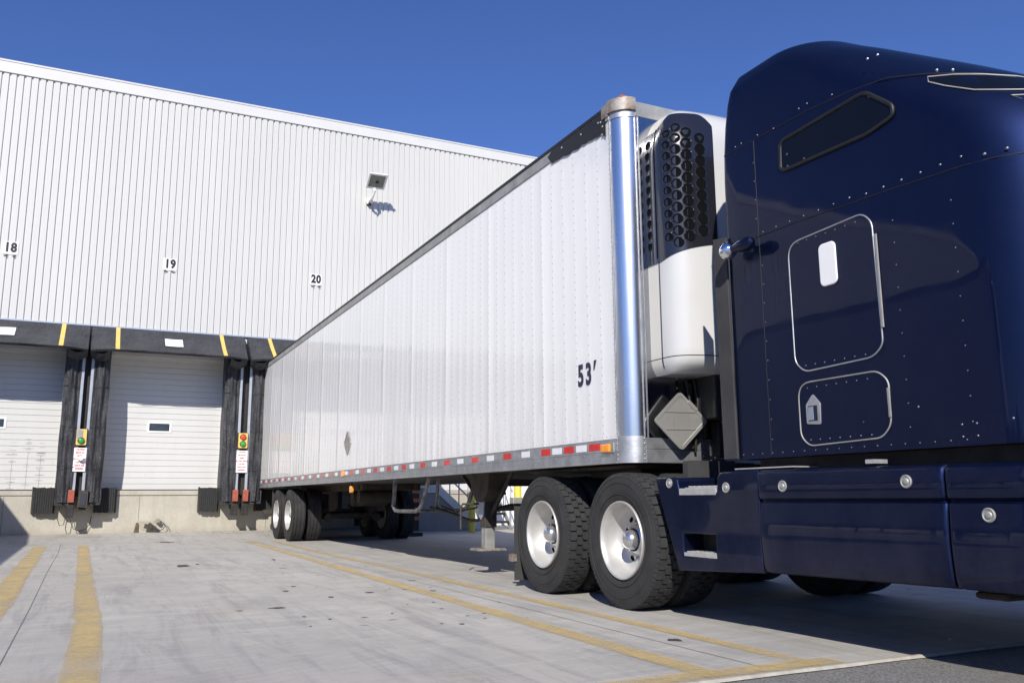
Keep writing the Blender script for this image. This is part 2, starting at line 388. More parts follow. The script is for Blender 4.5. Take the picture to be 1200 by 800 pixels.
def rpoly(pts, r, n=5):
    out = []; N = len(pts)
    for i in range(N):
        p = Vector(pts[i]); a = Vector(pts[i-1]); b = Vector(pts[(i+1) % N]); da = (a-p).normalized(); db = (b-p).normalized()
        rr = min(r, (a-p).length*.45, (b-p).length*.45)
        p0, p2 = p+da*rr, p+db*rr
        for k in range(n+1):
            t = k/n; out.append(tuple(p0*(1-t)**2+p*(2*t*(1-t))+p2*t*t))
    return out

# ------------------------------------------------------------ ground
DZ = .11
def gz(y): return 0 if y < -2.2 else DZ*(y+2.2)/2.2
GY = [-2000, -300, -60, -18.66]
mb = MB(); mb.add([(-1500, -1500, -.004), (1500, -1500, -.004), (1500, 1500, -.004), (-1500, 1500, -.004)], [(0, 1, 2, 3)])
struct(mb.build('ground', M_asph))
mb = MB()
ys = [-18.66, -2.2, 0.0]
mb.add([(x, y, gz(y)) for y in ys for x in (-70, 40)], [(0, 1, 3, 2), (2, 3, 5, 4)])
struct(mb.build('yard_pavement', M_yard))
# pale raised edge of the concrete pad
mb = MB(); N = 120
def edge(u, v):
    x = -12+24*u; j = .006*math.sin(x*9)+.005*math.sin(x*23+1)
    return (x, -18.66-.0+(v-.5)*.045+(j if v in (0., 1.) else 0), .014 if .2 < v < .8 else .001)
mb.grid(edge, N, 4); struct(mb.build('pavement_edge', M_edge, smooth=40))
# painted bay lines: strips following slightly wavering paths
def line(pts, w, name='painted_line', m=M_line, z=.004, seed=0):
    mb = MB(); L = []; rnd = random.Random(seed)
    P = [Vector(q) for q in pts]
    for i in range(len(P)-1):
        n = max(2, int((P[i+1]-P[i]).length/.25))
        for k in range(n): L.append(P[i].lerp(P[i+1], k/n))
    L.append(P[-1]); vs = []; fs = []
    for i, q in enumerate(L):
        t = (L[min(i+1, len(L)-1)]-L[max(i-1, 0)]).normalized(); nn = Vector((-t.y, t.x))
        ww = w/2*(1+rnd.uniform(-.07, .07))
        for sgn in (-1, -.8, -.5, 0, .5, .8, 1):
            a = q+nn*(ww*1.06*sgn); vs.append((a.x, a.y, gz(a.y)+z))
    fs = [(7*i+j, 7*i+j+1, 7*i+j+8, 7*i+j+7) for i in range(len(L)-1) for j in range(6)]
    mb.add(vs, fs); o = mb.build(name, m, fixn=False); at = o.data.attributes.new('across', 'FLOAT', 'POINT')
    for i in range(len(vs)): at.data[i].value = (-1, -.8, -.5, 0, .5, .8, 1)[i % 7]
    return struct(o)
LP = .11
line([(-4.44, -3.4), (-4.40, -8.0), (-4.38, -11), (-4.35, -13), (-4.38, -18.5)], .23, seed=1)
line([(-3.72, -3.5), (-3.705, -9), (-3.69, -13.3), (-3.675, -15), (-3.70, -16.5), (-3.72, -17.3), (-3.73, -18.5)], .175, seed=2)
line([(-.72, -3.4), (-.78, -8), (-.86, -12), (-.97, -18.58)], .15, seed=3)
line([(-.20, -3.4), (-.30, -8), (-.28, -12), (-.30, -15), (-.33, -18.6)], .12, seed=4)
line([(-1.6, -18.53), (-.16, -18.53)], .17, seed=5, z=.008)
line([(-3.74, -.9), (-3.4, -.85)], .10, seed=6); line([(-4.4, -.7), (-3.95, -.7)], .08, seed=7); line([(-.9, -.75), (.1, -.75)], .1, seed=8)
# expansion joints
mb = MB()
def joint(pts, w=.012, z=.002):
    P = [Vector(q) for q in pts]
    for a, b in zip(P, P[1:]):
        t = (b-a).normalized(); n = Vector((-t.y, t.x))*w/2
        mb.add([(q.x, q.y, gz(q.y)+z) for q in (a-n, a+n, b+n, b-n)], [(0, 1, 2, 3)])
for x in (-4.1, -.62, 2.9, 6.4, -7.6):
    joint([(x-.02, -2.2), (x+.015, -6), (x, -10), (x+.012, -14), (x, -18.62)], .006)
joint([(-12, -2.6), (-6, -2.62), (0, -2.6), (9, -2.6)], .012); joint([(-12, -10.4), (10, -10.4)], .006)
struct(mb.build('pavement_joints', M_joint))
# dark patches dropped on the concrete (oil, tape scraps)
mb = MB(); rnd = random.Random(11)
def blob(x, y, rx, ry, z=.003):
    n = 14; k = [rnd.uniform(.6, 1.1) for _ in range(n)]
    mb.add([(x, y, z)]+[(x+rx*k[i]*math.cos(2*PI*i/n), y+ry*k[i]*math.sin(2*PI*i/n), z) for i in range(n)], [(0, 1+i, 1+(i+1) % n) for i in range(n)])
for q in ((-2.55, -9.8, .09, .25), (-2.35, -9.6, .03, .1), (-1.28, -9.2, .03, .14), (-2.32, -14.86, .075, .045), (-2.62, -14.9, .03, .02), (-1.35, -14.1, .05, .05), (-.95, -14.0, .05, .035), (-.78, -14.25, .04, .03), (-1.85, -13.2, .03, .04), (-2.0, -13.6, .035, .05),
          (-1.75, -14.3, .03, .05), (-.62, -13.2, .05, .03), (-.3, -15.7, .045, .06), (-2.2, -2.9, .16, .2), (-.5, -17.6, .05, .06), (-1.62, -15.6, .012, .02), (-1.1, -15.1, .015, .02), (-4.45, -13.1, .22, .09)):
    blob(*q)
for _ in range(46): blob(rnd.uniform(-2.4, -.4), rnd.uniform(-16.5, -8), rnd.uniform(.006, .02), rnd.uniform(.008, .03))
struct(mb.build('oil_spots', M_patch))

mb = MB(); rnd = random.Random(2)  # added, unseen rise behind the camera; blocks low horizon light to deepen shadows
def blocker_ridge(u, v):
    a = R_(165+200*u); rr = 150+70*v; h = (13+4*math.sin(u*37)+3*math.sin(u*91+1)+2*math.sin(u*210))*math.sin(PI*min(1, v*1.6)*.5) if v > 0 else -.5
    return (rr*math.cos(a), -10+rr*math.sin(a), h)
mb.grid(blocker_ridge, 200, 8); struct(mb.build('added_light_blocker', mat('blocker_green', (.045, .060, .025), .95, var=.6, vscale=.2, bump=1., bscale=.4), smooth=60))

# ------------------------------------------------------------ warehouse
DC = [1.30, -2.18, -5.63, -9.12]                       # dock centres
HW = 1.36                                               # half width of a door opening
wh = thing('warehouse', 'long white corrugated metal warehouse with a concrete loading dock', 'warehouse', (0, .0, 0))
X0, X1 = -62., 34.; ZP = 10.99; ZS = 4.86
# corrugated siding
mb = MB(); pitch = .1516; n = int((X1-X0)/pitch); D0, D1 = 0.0, -.032
prof = []
for i in range(n):
    x = X0+i*pitch
    prof += [(x, D0), (x+.030, D0), (x+.040, D1), (x+pitch-.010, D1)]
vs = []; fs = []
for x, y in prof: vs += [(x, y, ZS), (x, y, ZP-.10)]
fs = [(2*i, 2*i+2, 2*i+3, 2*i+1) for i in range(len(prof)-1)]
mb.add(vs, fs); mb.build('corrugated_siding', M_siding, wh, fixn=False)
# backing wall behind the siding, split round the doors
mb = MB()
mb.box(X0, X1, .012, .32, ZS-.66, ZP-.15)
xs = sorted(DC); cur = X0
for c in xs:
    mb.box(cur, c-HW, .0, .32, 1.07, ZS-.662); cur = c+HW
mb.box(cur, X1, .0, .32, 1.07, ZS-.662)
mb.box(X0, X1, .32, 30, 1.07, 10.6)
mb.build('wall', M_trim, wh)
mb = MB(); mb.box(X0, X1, -.062, .34, ZP-.30, ZP); mb.box(X0, X1, -.075, -.0625, ZP-.035, ZP+.008)
for i in range(20): mb.box(X0+i*6, X0+i*6+.012, -.066, -.0625, ZP-.30, ZP-.04)
mb.build('parapet_cap', M_trim, wh, bevel=.006)
mb = MB(); mb.box(X0, X1, -.045, .011, ZS-.03, ZS); mb.build('base_flashing', M_flash, wh)
mb = MB(); mb.box(X0, X1, .34, 30, 10.6, 10.65); mb.build('roof', M_roof, wh)
mb = MB()
mb.box(X0, X1, -.02, .32, -.05, .935); mb.box(X0, X1, -.012, .32, .935, .955, 1); mb.box(X0, X1, -.02, .45, .955, 1.069)
mb.build('dock_foundation', [M_dock, M_joint], wh, bevel=.008)
for x in (-2.62, -8.3, -5.35, .25, 4.1): MB().box(x-.005, x+.005, -.0225, -.0195, .10, .934).build('foundation_joint', M_joint, wh)
for c in DC:                                            # sectional doors
    mb = MB(); z0, z1 = 1.075, 4.40; nrow = 24; hh = (z1-z0)/nrow
    pr = []
    for i in range(nrow):
        z = z0+i*hh; big = (i % 6 == 0)
        g = .014 if big else .008
        pr += [(z, .275), (z+g, .262), (z+hh-.004, .262), (z+hh-.002, .272)]
    vs = []; 
    for z, y in pr: vs += [(c-HW, y, z), (c+HW, y, z)]
    mb.add(vs, [(2*i, 2*i+1, 2*i+3, 2*i+2) for i in range(len(pr)-1)])
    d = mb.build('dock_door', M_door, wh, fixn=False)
    mb = MB(); wx = c-.1; P0 = rrect(wx-.27, wx+.27, 2.42, 2.68, .03); P1 = rrect(wx-.225, wx+.225, 2.46, 2.64, .02); nn = len(P0)
    vs = [(x, .25, z) for x, z in P0]+[(x, .25, z) for x, z in P1]+[(x, .2618, z) for x, z in P0]+[(x, .262, z) for x, z in P1]
    mb.add(vs, [(i, (i+1) % nn, nn+(i+1) % nn, nn+i) for i in range(nn)]+[(i, (i+1) % nn, 2*nn+(i+1) % nn, 2*nn+i) for i in range(nn)]+[(nn+i, nn+(i+1) % nn, 3*nn+(i+1) % nn, 3*nn+i) for i in range(nn)])
    mb.build('window_frame', M_white, d)
    mb = MB(); mb.add([(x, .258, z) for x, z in P1], [tuple(range(nn))]); mb.build('pane', M_doorglass, d)
    mb = MB()
    mb.box(c-HW, c-HW+.05, .18, .26, 1.075, 4.22); mb.box(c+HW-.05, c+HW, .18, .26, 1.075, 4.22); mb.box(c-HW, c+HW, .12, .26, 4.205, 4.27)
    mb.build('door_track', M_trim, wh)
    mb = MB(); mb.box(c-HW, c+HW, .20, .262, 1.069, 1.082); mb.build('bottom_seal', M_gask, wh)
    mb = MB(); mb.box(c-1.05, c+1.05, -.035, .2, 1.0725, 1.079); mb.build('leveler_lip', M_grease, wh)

# door stains: black scuffs on the left door
mb = MB(); rnd = random.Random(5)
for x0 in (-5.28, -4.98, -4.72):
    for k in range(16):
        z = 1.1+rnd.random()**1.3*1.1; w = rnd.uniform(.02, .10)
        mb.box(x0-w+rnd.uniform(-.03, .03), x0+w, .2595, .2612, z, z+rnd.uniform(.004, .012))
    mb.box(x0-.006, x0+.006, .2597, .2613, 1.1, 1.6+rnd.random()*.4)
mb.build('scuff_marks', mat('scuff_grey', (.44, .43, .41), .8, var=.3, vscale=20), [o for o in wh.children if o.name.startswith('dock_door')][2])

# lower right stretch of the building seen under the trailer
mb = MB(); mb.box(5.75, X1, -.05, -.021, .0, ZS-.66); mb.build('painted_lower_wall', M_white, wh)
mb = MB(); mb.box(6.05, 6.38, -.075, -.051, .55, 1.05); mb.box(6.06, 6.08, -.09, -.051, 1.05, 1.9)
mb.build('wall_box', M_aluD, wh)
mb = MB(); mb.box(6.10, 6.33, -.079, -.0752, .60, 1.0); mb.build('wall_box_recess', M_hole, wh)

# ------------------------------------------------------------ dock shelters
def shelter(c, label):
    t = thing('dock_shelter', label, 'dock shelter', (c, -.02, 1.0), 'black vinyl dock shelters over the doors')
    for s_ in (-1, 1):
        xi, xo = c+s_*1.26, c+s_*1.60
        mb = MB()
        def pad(u, v):
            z = .80+3.6*u; x = xi+(xo-xi)*v; fold = .028*math.sin(9*v+3*u*6.28*.5)+.016*math.sin(23*v+2*u)
            bulge = -.50-.05*math.sin(PI*v)+fold; ed = .006*math.sin(z*5+c)
            return (x+ed*(1-v), bulge, z)
        mb.grid(pad, 40, 16)
        mb.grid(lambda u, v: (pad(u, 0.)[0], -.02+(pad(u, 0.)[1]+.02)*v, .80+3.6*u), 40, 4)
        mb.grid(lambda u, v: (pad(u, 1.)[0], -.02+(pad(u, 1.)[1]+.02)*v, .80+3.6*u), 40, 4)
        mb.box(min(xi, xo)+.01, max(xi, xo)-.01, -.50, -.021, .74, .81)
        mb.build('side_curtain', M_vinyl, t, smooth=60)
        for z in (1.55+.02*s_, 2.45, 3.35):
            mb = MB(); mb.tube([(xi+(xo-xi)*k/6, -.512-.048*math.sin(PI*k/6)+.028*math.sin(9*k/6+3*((z-.8)/3.6)*3.14)+.016*math.sin(23*k/6+2*((z-.8)/3.6)), z+.015*math.sin(k)) for k in range(7)], .006, 6)
            mb.build('curtain_hem', M_vinyl, t, smooth=60)
        mb = MB(); xp = c+s_*1.63; mb.box(xp-.03, xp+.03, -.515, -.455, 1.04, 4.45)
        mb.box(min(xp, c+s_*1.735), max(xp, c+s_*1.735), -.40, -.02, .95, 4.45, 1)  # dark filler box standing in for the shadow between paired posts
        mb.build('post_with_gap_shade', [M_galv, M_blk], t, bevel=.004)
        mb = MB(); x = c+s_*1.02; mb.box(x-.052, x+.052, -1.118, -1.112, 4.2, 4.205)
    # canopy: sloping fabric from the wall out to the lip
    W = 1.70
    def can(u, v):
        x = c-W+2*W*u; y = -.05-1.06*v; z = 4.835-.68*v
        z -= .022*math.sin(PI*v)*(1+.6*math.sin(u*19+c)+.5*math.sin(u*7))
        e = min(u, 1-u)*2*W
        if e < .42 and v > .2: y += (.42-e)*.55*(v-.2); z -= (.42-e)*.05*v
        return (x, y, z)
    mb = MB(); mb.grid(can, 64, 14)
    # short valance hanging at the lip and the gusset ends
    mb.grid(lambda u, v: (can(u, 1)[0], can(u, 1)[1]+.03*v+.012*math.sin(u*31), can(u, 1)[2]-.035*v-.008*math.sin(u*17)), 64, 2)
    for e in (0., 1.):
        def gus(u, v):
            a = Vector(can(e, v)); b = Vector((a.x, -.02, 4.10+.05*v)); p = a.lerp(b, u)
            p.x += (.05*math.sin(PI*u)*math.sin(PI*v))*(1 if e else -1); return tuple(p)
        mb.grid(gus, 8, 10)
        # sagging bottom fold under the end of the hood
        sg = 1 if e == 0 else -1
        def fold(u, v):
            x = c+(-W if e == 0 else W)+sg*.40*u; y = -.50-.52*v+.18*(1-u)*v; z = 4.16-.10*math.sin(PI*v)-.10*math.sin(PI*u*.9)-.07*(1-v)
            return (x, y, z)
        mb.grid(fold, 10, 8)
    mb.build('canopy', M_vinyl, t, smooth=60)
    mb = MB(); mb.box(c-1.25, c+1.25, -.60, -.55, 4.19, 4.42); mb.build('head_curtain', M_vinyl, t)
    mb = MB(); mb.box(c-W, c+W, -.06, -.03, 4.83, 4.862); mb.build('head_flashing', M_flash, t)
    mb = MB()
    for s_ in (-1, 1):
        xc = c+s_*1.16; u0 = (xc-.045-(c-W))/(2*W); u1 = (xc+.045-(c-W))/(2*W)
        mb = MB(); mb.grid(lambda u, v: tuple(Vector(can(u0+(u1-u0)*u, v))+Vector((0, -.006, .005))), 2, 14); mb.build('guide_stripe', M_yel, t, fixn=False)
    mb = MB(); u0 = (c-.27-(c-W)-.0)/(2*W); 
    mb.grid(lambda u, v: tuple(Vector(can(.455+.115*u, .36+.34*v))+Vector((0, -.012, .012))), 3, 3); mb.build('white_patch', M_white, t, fixn=False)
    return t
shelter(DC[2], 'black vinyl dock shelter around the leftmost door, under number 18')
shelter(DC[1], 'black vinyl dock shelter around the middle closed door, under number 19')
shelter(DC[0], 'black vinyl dock shelter mostly hidden by the docked trailer, under number 20')
s17 = shelter(DC[3], 'black vinyl dock shelter at the far left around the other docked trailer')

# posts foot guards, bumpers, lights, signs between the docks
def foot_guard(x, label, broken=False):
    t = thing('post_guard', label, 'post guard', (x, -.52, .7), 'steel guards at the foot of the dock posts')
    mb = MB()
    if not broken:
        mb.box(x-.062, x+.062, -.60, -.535, .80, 1.07); mb.build('cover_plate', M_red, t, bevel=.006)
    else:
        mb.prism([(x-.10, .70), (x+.10, .68), (x+.10, 1.06), (x-.085, 1.06)], 'Y', -.60, -.54); mb.build('cover_plate', M_grease, t, bevel=.006)
        mb = MB(); mb.prism([(x-.06, .74), (x+.06, .73), (x+.07, .98), (x-.05, .99)], 'Y', -.612, -.6005); mb.build('dent', mat('dented_steel', (.06, .065, .08), .4, .5), t)
    mb = MB(); mb.box(x-.07, x+.07, -.53, -.36, .50 if not broken else .62, 1.0); mb.box(x-.05, x+.05, -.36, -.021, .62, .72); mb.box(x-.05, x+.05, -.36, -.021, .88, .98)
    if not broken: mb.box(x-.09, x+.07, -.56, -.531, .48, .56)
    mb.build('bracket', M_blk, t, bevel=.008)
foot_guard(-4.035, 'red steel guard at the foot of the post between doors 18 and 19')
foot_guard(-3.80, 'broken unpainted dark guard beside the red one, between doors 18 and 19', True)
foot_guard(-.575, 'left red steel guard at the post pair beside the docked trailer')
foot_guard(-.34, 'right red steel guard at the post pair beside the docked trailer')
def bumper(x, z1, label, w=.2, y=-.19):
    t = thing('dock_bumper', label, 'dock bumper', (x, -.02, z1-.55), 'black laminated rubber dock bumpers')
    mb = MB(); n = 9
    rnd = random.Random(int(x*100))
    for i in range(n):
        a = x-w+2*w*i/n; mb.box(a+.002, a+2*w/n-.002, y-rnd.uniform(0, .015), -.03, z1-.56+rnd.uniform(-.012, .012), z1-rnd.uniform(0, .015))
    mb.build('rubber_pad', M_bump, t, bevel=.004)
    for s_ in (-1, 1): MB().box(x+s_*(w+.017)-.015, x+s_*(w+.017)+.015, -.12, -.021, z1-.57, z1+.01).build('end_angle', M_grease, t, bevel=.004)
bumper(-4.58, 1.13, 'worn dock bumper left of the posts between doors 18 and 19')
bumper(-3.34, 1.13, 'dock bumper under the left corner of door 19')
bumper(-1.12, 1.13, 'dock bumper under the right corner of door 19')
bumper(.18, 1.13, 'dock bumper behind the rear of the docked trailer')
def signal(x, label, red=True):
    t = thing('dock_signal', label, 'traffic light', (x, -.52, 2.05), 'small red and green dock traffic lights')
    mb = MB(); mb.prism(rrect(x-.105, x+.105, 2.045, 2.40, .02), 'Y', -.60, -.52); mb.build('housing', M_sigbox if red else M_sigbox, t, bevel=.006)
    mb = MB(); mb.prism(rrect(x-.125, x+.125, 2.02, 2.41, .02), 'Y', -.54, -.517); mb.build('back_plate', M_blk, t)
    for z, m, nm in ((2.305, M_signred, 'red_lens'), (2.14, M_grn, 'green_lens')):
        if not red and z > 2.2:
            mb = MB(); mb.prism([(x-.1, 2.2), (x+.02, 2.19), (x+.03, 2.36), (x-.02, 2.39), (x-.1, 2.39)], 'Y', -.606, -.6005); mb.build('torn_cover', M_aluD, t); continue
        mb = MB(); mb.dome((x, -.601, z), (0, -1, 0), .062, .02, 16, 4); mb.build(nm, m, t, smooth=50)
        mb = MB(); mb.lathe([(-.60, .066), (-.625, .070), (-.60, .076)], (x, 0, z), 'Y', 20); mb.build('lens_ring', M_blk, t, smooth=50)
signal(-3.925, 'damaged signal box with torn grey cover between doors 18 and 19', False)
signal(-.46, 'signal box with red light above green light beside the docked trailer', True)
def warn(x, label, puck=False):
    t = thing('warning_sign', label, 'sign', (x, -.52, 1.50), 'white warning signs with red lettering on the dock posts')
    mb = MB(); mb.box(x-.125, x+.125, -.545, -.535, 1.47, 1.99); mb.build('plate', M_white, t, bevel=.003)
    mb = MB(); rnd = random.Random(int(x*10))
    for i, w in enumerate(('CAUTION', 'MOVE ON', 'GREEN', 'DO NOT MOVE', 'ON RED', 'LIGHTS ARE', 'REVERSED')):
        put_text(mb, w, .055, (x, -.5475, 1.95-.07*i), (1, 0, 0), (0, 0, 1), .0015, .66, .0015)
    mb.build('lettering', M_inkr, t)
    if puck:
        mb = MB(); mb.cyl((x+.02, -.55, 1.74), (x+.02, -.64, 1.76), .06, .05, 20); mb.build('round_lamp', M_white, t, smooth=40)
warn(-3.925, 'warning sign with a round white lamp on it, between doors 18 and 19', True)
warn(-.46, 'warning sign under the red and green signal beside the docked trailer')
# loose cable by the wall
tag(base_at(MB().tube([(-4.25, -.3, .72), (-4.27, -.3, .45), (-4.22, -.28, .30), (-4.14, -.26, .32), (-4.10, -.25, .62), (-4.02, -.2, .40), (-3.94, -.15, .22), (-3.82, -.12, .17), (-3.70, -.1, .21), (-3.62, -.08, .32), (-3.60, -.06, .5)], .008, 6).build('cable', M_grease, smooth=60), (-4.2, -.3, .2)),
    'thin cable looping down the dock wall between doors 18 and 19', 'cable')
# broken drain corner in the dock wall
t = thing('broken_fitting', 'broken fitting with loose wires at the foot of the dock wall', 'fitting', (-2.4, -.05, gz(0)))
mb = MB(); mb.box(-2.66, -2.22, -.026, -.0205, gz(0), .37); mb.build('chipped_recess', mat('chipped_concrete', (.50, .47, .41), .9, var=.5, vscale=14, col2=(.3, .27, .2), bump=.02, bscale=12), t)
mb = MB(); mb.obox((-2.28, -.12, .22), (1, 0, -.8), (0, 1, 0), (.8, 0, 1), .15, .03, .035); mb.obox((-2.40, -.14, .24), (1, 0, -.2), (0, 1, 0), (.2, 0, 1), .09, .02, .05); mb.build('bent_bracket', M_grease, t, bevel=.006)
mb = MB(); mb.lathe([(-.16, .0), (-.16, .045), (-.10, .055), (-.05, .05)], (-2.20, 0, .36), 'Y', 16); mb.build('socket', M_rust, t, smooth=50)
mb = MB(); mb.tube([(-2.17, -.1, .38), (-2.08, -.12, .32), (-2.04, -.14, .25), (-2.09, -.14, .18), (-2.18, -.12, gz(-.1)+.02)], .008, 6); mb.tube([(-2.1, -.1, .34), (-1.98, -.12, .24), (-1.93, -.14, gz(-.1)+.02)], .005, 6); mb.build('wire', M_grease, t, smooth=60)
mb = MB(); mb.prism([(-2.70, gz(0)-.01), (-2.60, gz(0)-.01), (-2.62, .33), (-2.66, .33)], 'Y', -.06, -.027); mb.build('dirt_streak', mat('dirt_brown', (.15, .11, .065), .95, var=.5, vscale=14), t)

# dock number signs
for txt, x in (('18', -5.69), ('19', -2.30), ('20', 1.27)):
    t = thing('number_sign', 'white plate with black number %s on the corrugated wall' % txt, 'sign', (x, -.035, 6.33), 'dock number signs on the corrugated wall')
    mb = MB()
    for s_ in (-1, 1): mb.box(x+s_*.077-.075, x+s_*.077+.075, -.046, -.034, 6.34, 6.64)
    mb.build('plate', M_white, t, bevel=.003)
    mb = MB()
    for s_, ch in ((-1, txt[0]), (1, txt[1])): put_text(mb, ch, .29, (x+s_*.066, -.0475, 6.495), (1, 0, 0), (0, 0, 1), .001, .80, .016)
    mb.build('digits', M_ink, t)
    mb = MB()
    for s_ in (-1, 1): mb.box(x+s_*.085-.035, x+s_*.085+.035, -.05, -.034, 6.295, 6.315)
    mb.build('clip', M_grease, t)

# floodlight high on the wall
t = thing('floodlight', 'white square floodlight on a short arm high on the corrugated wall', 'floodlight', (2.63, -.035, 8.72))
mb = MB(); hc = Vector((2.66, -.70, 9.18)); nrm = Vector((.05, -.62, -.78)).normalized(); hx = Vector((1, 0, 0)); hy = nrm.cross(hx).normalized()
if hy.z < 0: hy = -hy
hx = hy.cross(nrm).normalized()
A, B = .255, .23
def fr(a, b, d): return [hc+hx*(i*a)+hy*(j*b)+nrm*d for i, j in ((-1, -1), (1, -1), (1, 1), (-1, 1))]
v = fr(A, B, 0)+fr(A-.045, B-.045, 0)+fr(A-.05, B-.05, -.03)+fr(A, B, -.03)+fr(A*.72, B*.72, -.17)
mb.add(v, [(i, (i+1) % 4, 4+(i+1) % 4, 4+i) for i in range(4)]+[(4+i, 4+(i+1) % 4, 8+(i+1) % 4, 8+i) for i in range(4)]+[(i, (i+1) % 4, 12+(i+1) % 4, 12+i) for i in range(4)]+[(12+i, 12+(i+1) % 4, 16+(i+1) % 4, 16+i) for i in range(4)]+[(16, 17, 18, 19)])
mb.build('housing', M_floodb, t)
mb = MB(); mb.add(fr(A-.05, B-.05, -.025), [(0, 1, 2, 3)]); mb.build('glass', M_lamp, t)
mb = MB(); mb.dome(hc+nrm*(-.024)+hx*.02-hy*.03, nrm, .05, .02, 12); mb.build('bulb', M_gask, t, smooth=50)
mb = MB(); p0 = hc-hy*(B-.03)-nrm*.08
mb.tube([(2.64, -.04, 8.83), (2.62, -.16, 8.80), (2.62, -.36, 8.80), (2.63, -.48, 8.86), (2.64, -.54, 8.97)], .032, 12)
mb.cyl((2.64, -.54, 8.95), tuple(p0), .045, .045, 12); mb.cyl((2.64, -.035, 8.83), (2.64, -.10, 8.83), .10, .10, 20)
mb.build('arm', M_floodb, t, smooth=50)
mb = MB(); mb.cyl((2.64, -.12, 8.72), (2.64, -.04, 8.75), .045, .05, 12); mb.build('junction_cap', M_grease, t, smooth=50)

# ------------------------------------------------------------ things beyond the trailer
def bollard(x, y, h, r, label):
    mb = MB(); mb.lathe([(gz(y), .0), (gz(y), r), (h-.03, r), (h, r*.8), (h+.015, r*.4), (h+.02, 0)], (x, y, 0), 'Z', 20)
    tag(base_at(mb.build('bollard', M_yelp, smooth=40), (x, y, gz(y))), label, 'bollard', 'yellow steel bollards by the dock stairs')
bollard(4.93, -1.9, 1.0, .085, 'yellow bollard seen behind the landing gear')
bollard(6.35, -1.6, 1.75, .10, 'tall yellow bollard seen just left of the drive tyre')
t = thing('dock_stairs', 'grey dock stairs with handrails and solid concrete side, seen under the trailer', 'stairs', (4.2, -1.2, 0))
mb = MB(); n = 6; H = 1.1
P = [(3.0, .02), (3.0, H), (4.25, H)]
for i in range(n): P += [(4.25+i*.2, H-(i+1)*H/(n+1)), (4.25+(i+1)*.2, H-(i+1)*H/(n+1))]
P += [(4.25+n*.2, .0)]
mb.prism(P, 'Y', -1.45, -.05); mb.build('steps', mat('pale_concrete', (.26, .25, .23), .8, var=.2), t, bevel=.006)
mb = MB()
mb.prism([(3.9, H+.02), (4.25, H+.04), (5.45, .12), (5.45, .02), (5.28, .02), (4.15, H-.12), (3.9, H-.12)], 'Y', -1.49, -1.455)
mb.build('stringer', M_rail, t)
mb = MB()
for dz in (.45, .9):
    mb.tube([(3.0, -1.48, H+dz), (4.25, -1.48, H+dz), (5.35, -1.48, .12+dz)], .022, 8)
for x in (3.2, 3.7, 4.25, 4.5, 4.75, 5.0, 5.3):
    zb_ = H if x <= 4.25 else H-(x-4.25)*.89
    mb.cyl((x, -1.48, zb_), (x, -1.48, zb_+.9), .018, n=8)
mb.build('handrail', M_rail, t, smooth=50)
t = thing('metal_stairs', 'open black metal stairs beside the white wall, seen under the trailer', 'stairs', (6.2, -1.0, 0))
for i in range(5):
    mb = MB(); mb.box(5.55+.0*i, 6.15, -1.5+.22*i, -1.22+.22*i, .20+.21*i, .26+.21*i); mb.build('tread', M_blk, t)
mb = MB()
for x in (5.52, 6.18): mb.obox((x, -.95, .65), (0, 1, .95), (1, 0, 0), (0, -.95, 1), .85, .015, .07)
mb.build('stringer', M_rail, t)
mb = MB()
for x in (5.50, 6.2):
    mb.tube([(x, -1.6, 1.0), (x, -.4, 2.15)], .02, 8)
    for k in range(4): mb.cyl((x, -1.5+.33*k, .2+.31*k), (x, -1.5+.33*k, 1.1+.31*k), .016, n=8)
mb.build('handrail', M_rail, t, smooth=50)
t = thing('striped_post', 'dark post with orange stripes standing beyond the trailer wheels', 'post', (2.98, -3.0, 0))
mb = MB(); mb.box(2.88, 3.12, -3.06, -2.98, .12, 1.15); mb.build('board', M_blk, t)
mb = MB(); mb.cyl((3.0, -2.95, 0), (3.0, -2.95, 1.1), .03); mb.box(2.8, 3.2, -3.1, -2.8, 0, .08); mb.build('stand', M_blk, t)
for i in range(4): MB().box(2.95, 3.115, -3.066, -3.061, .36+.2*i, .44+.2*i).build('stripe', M_orange, t)

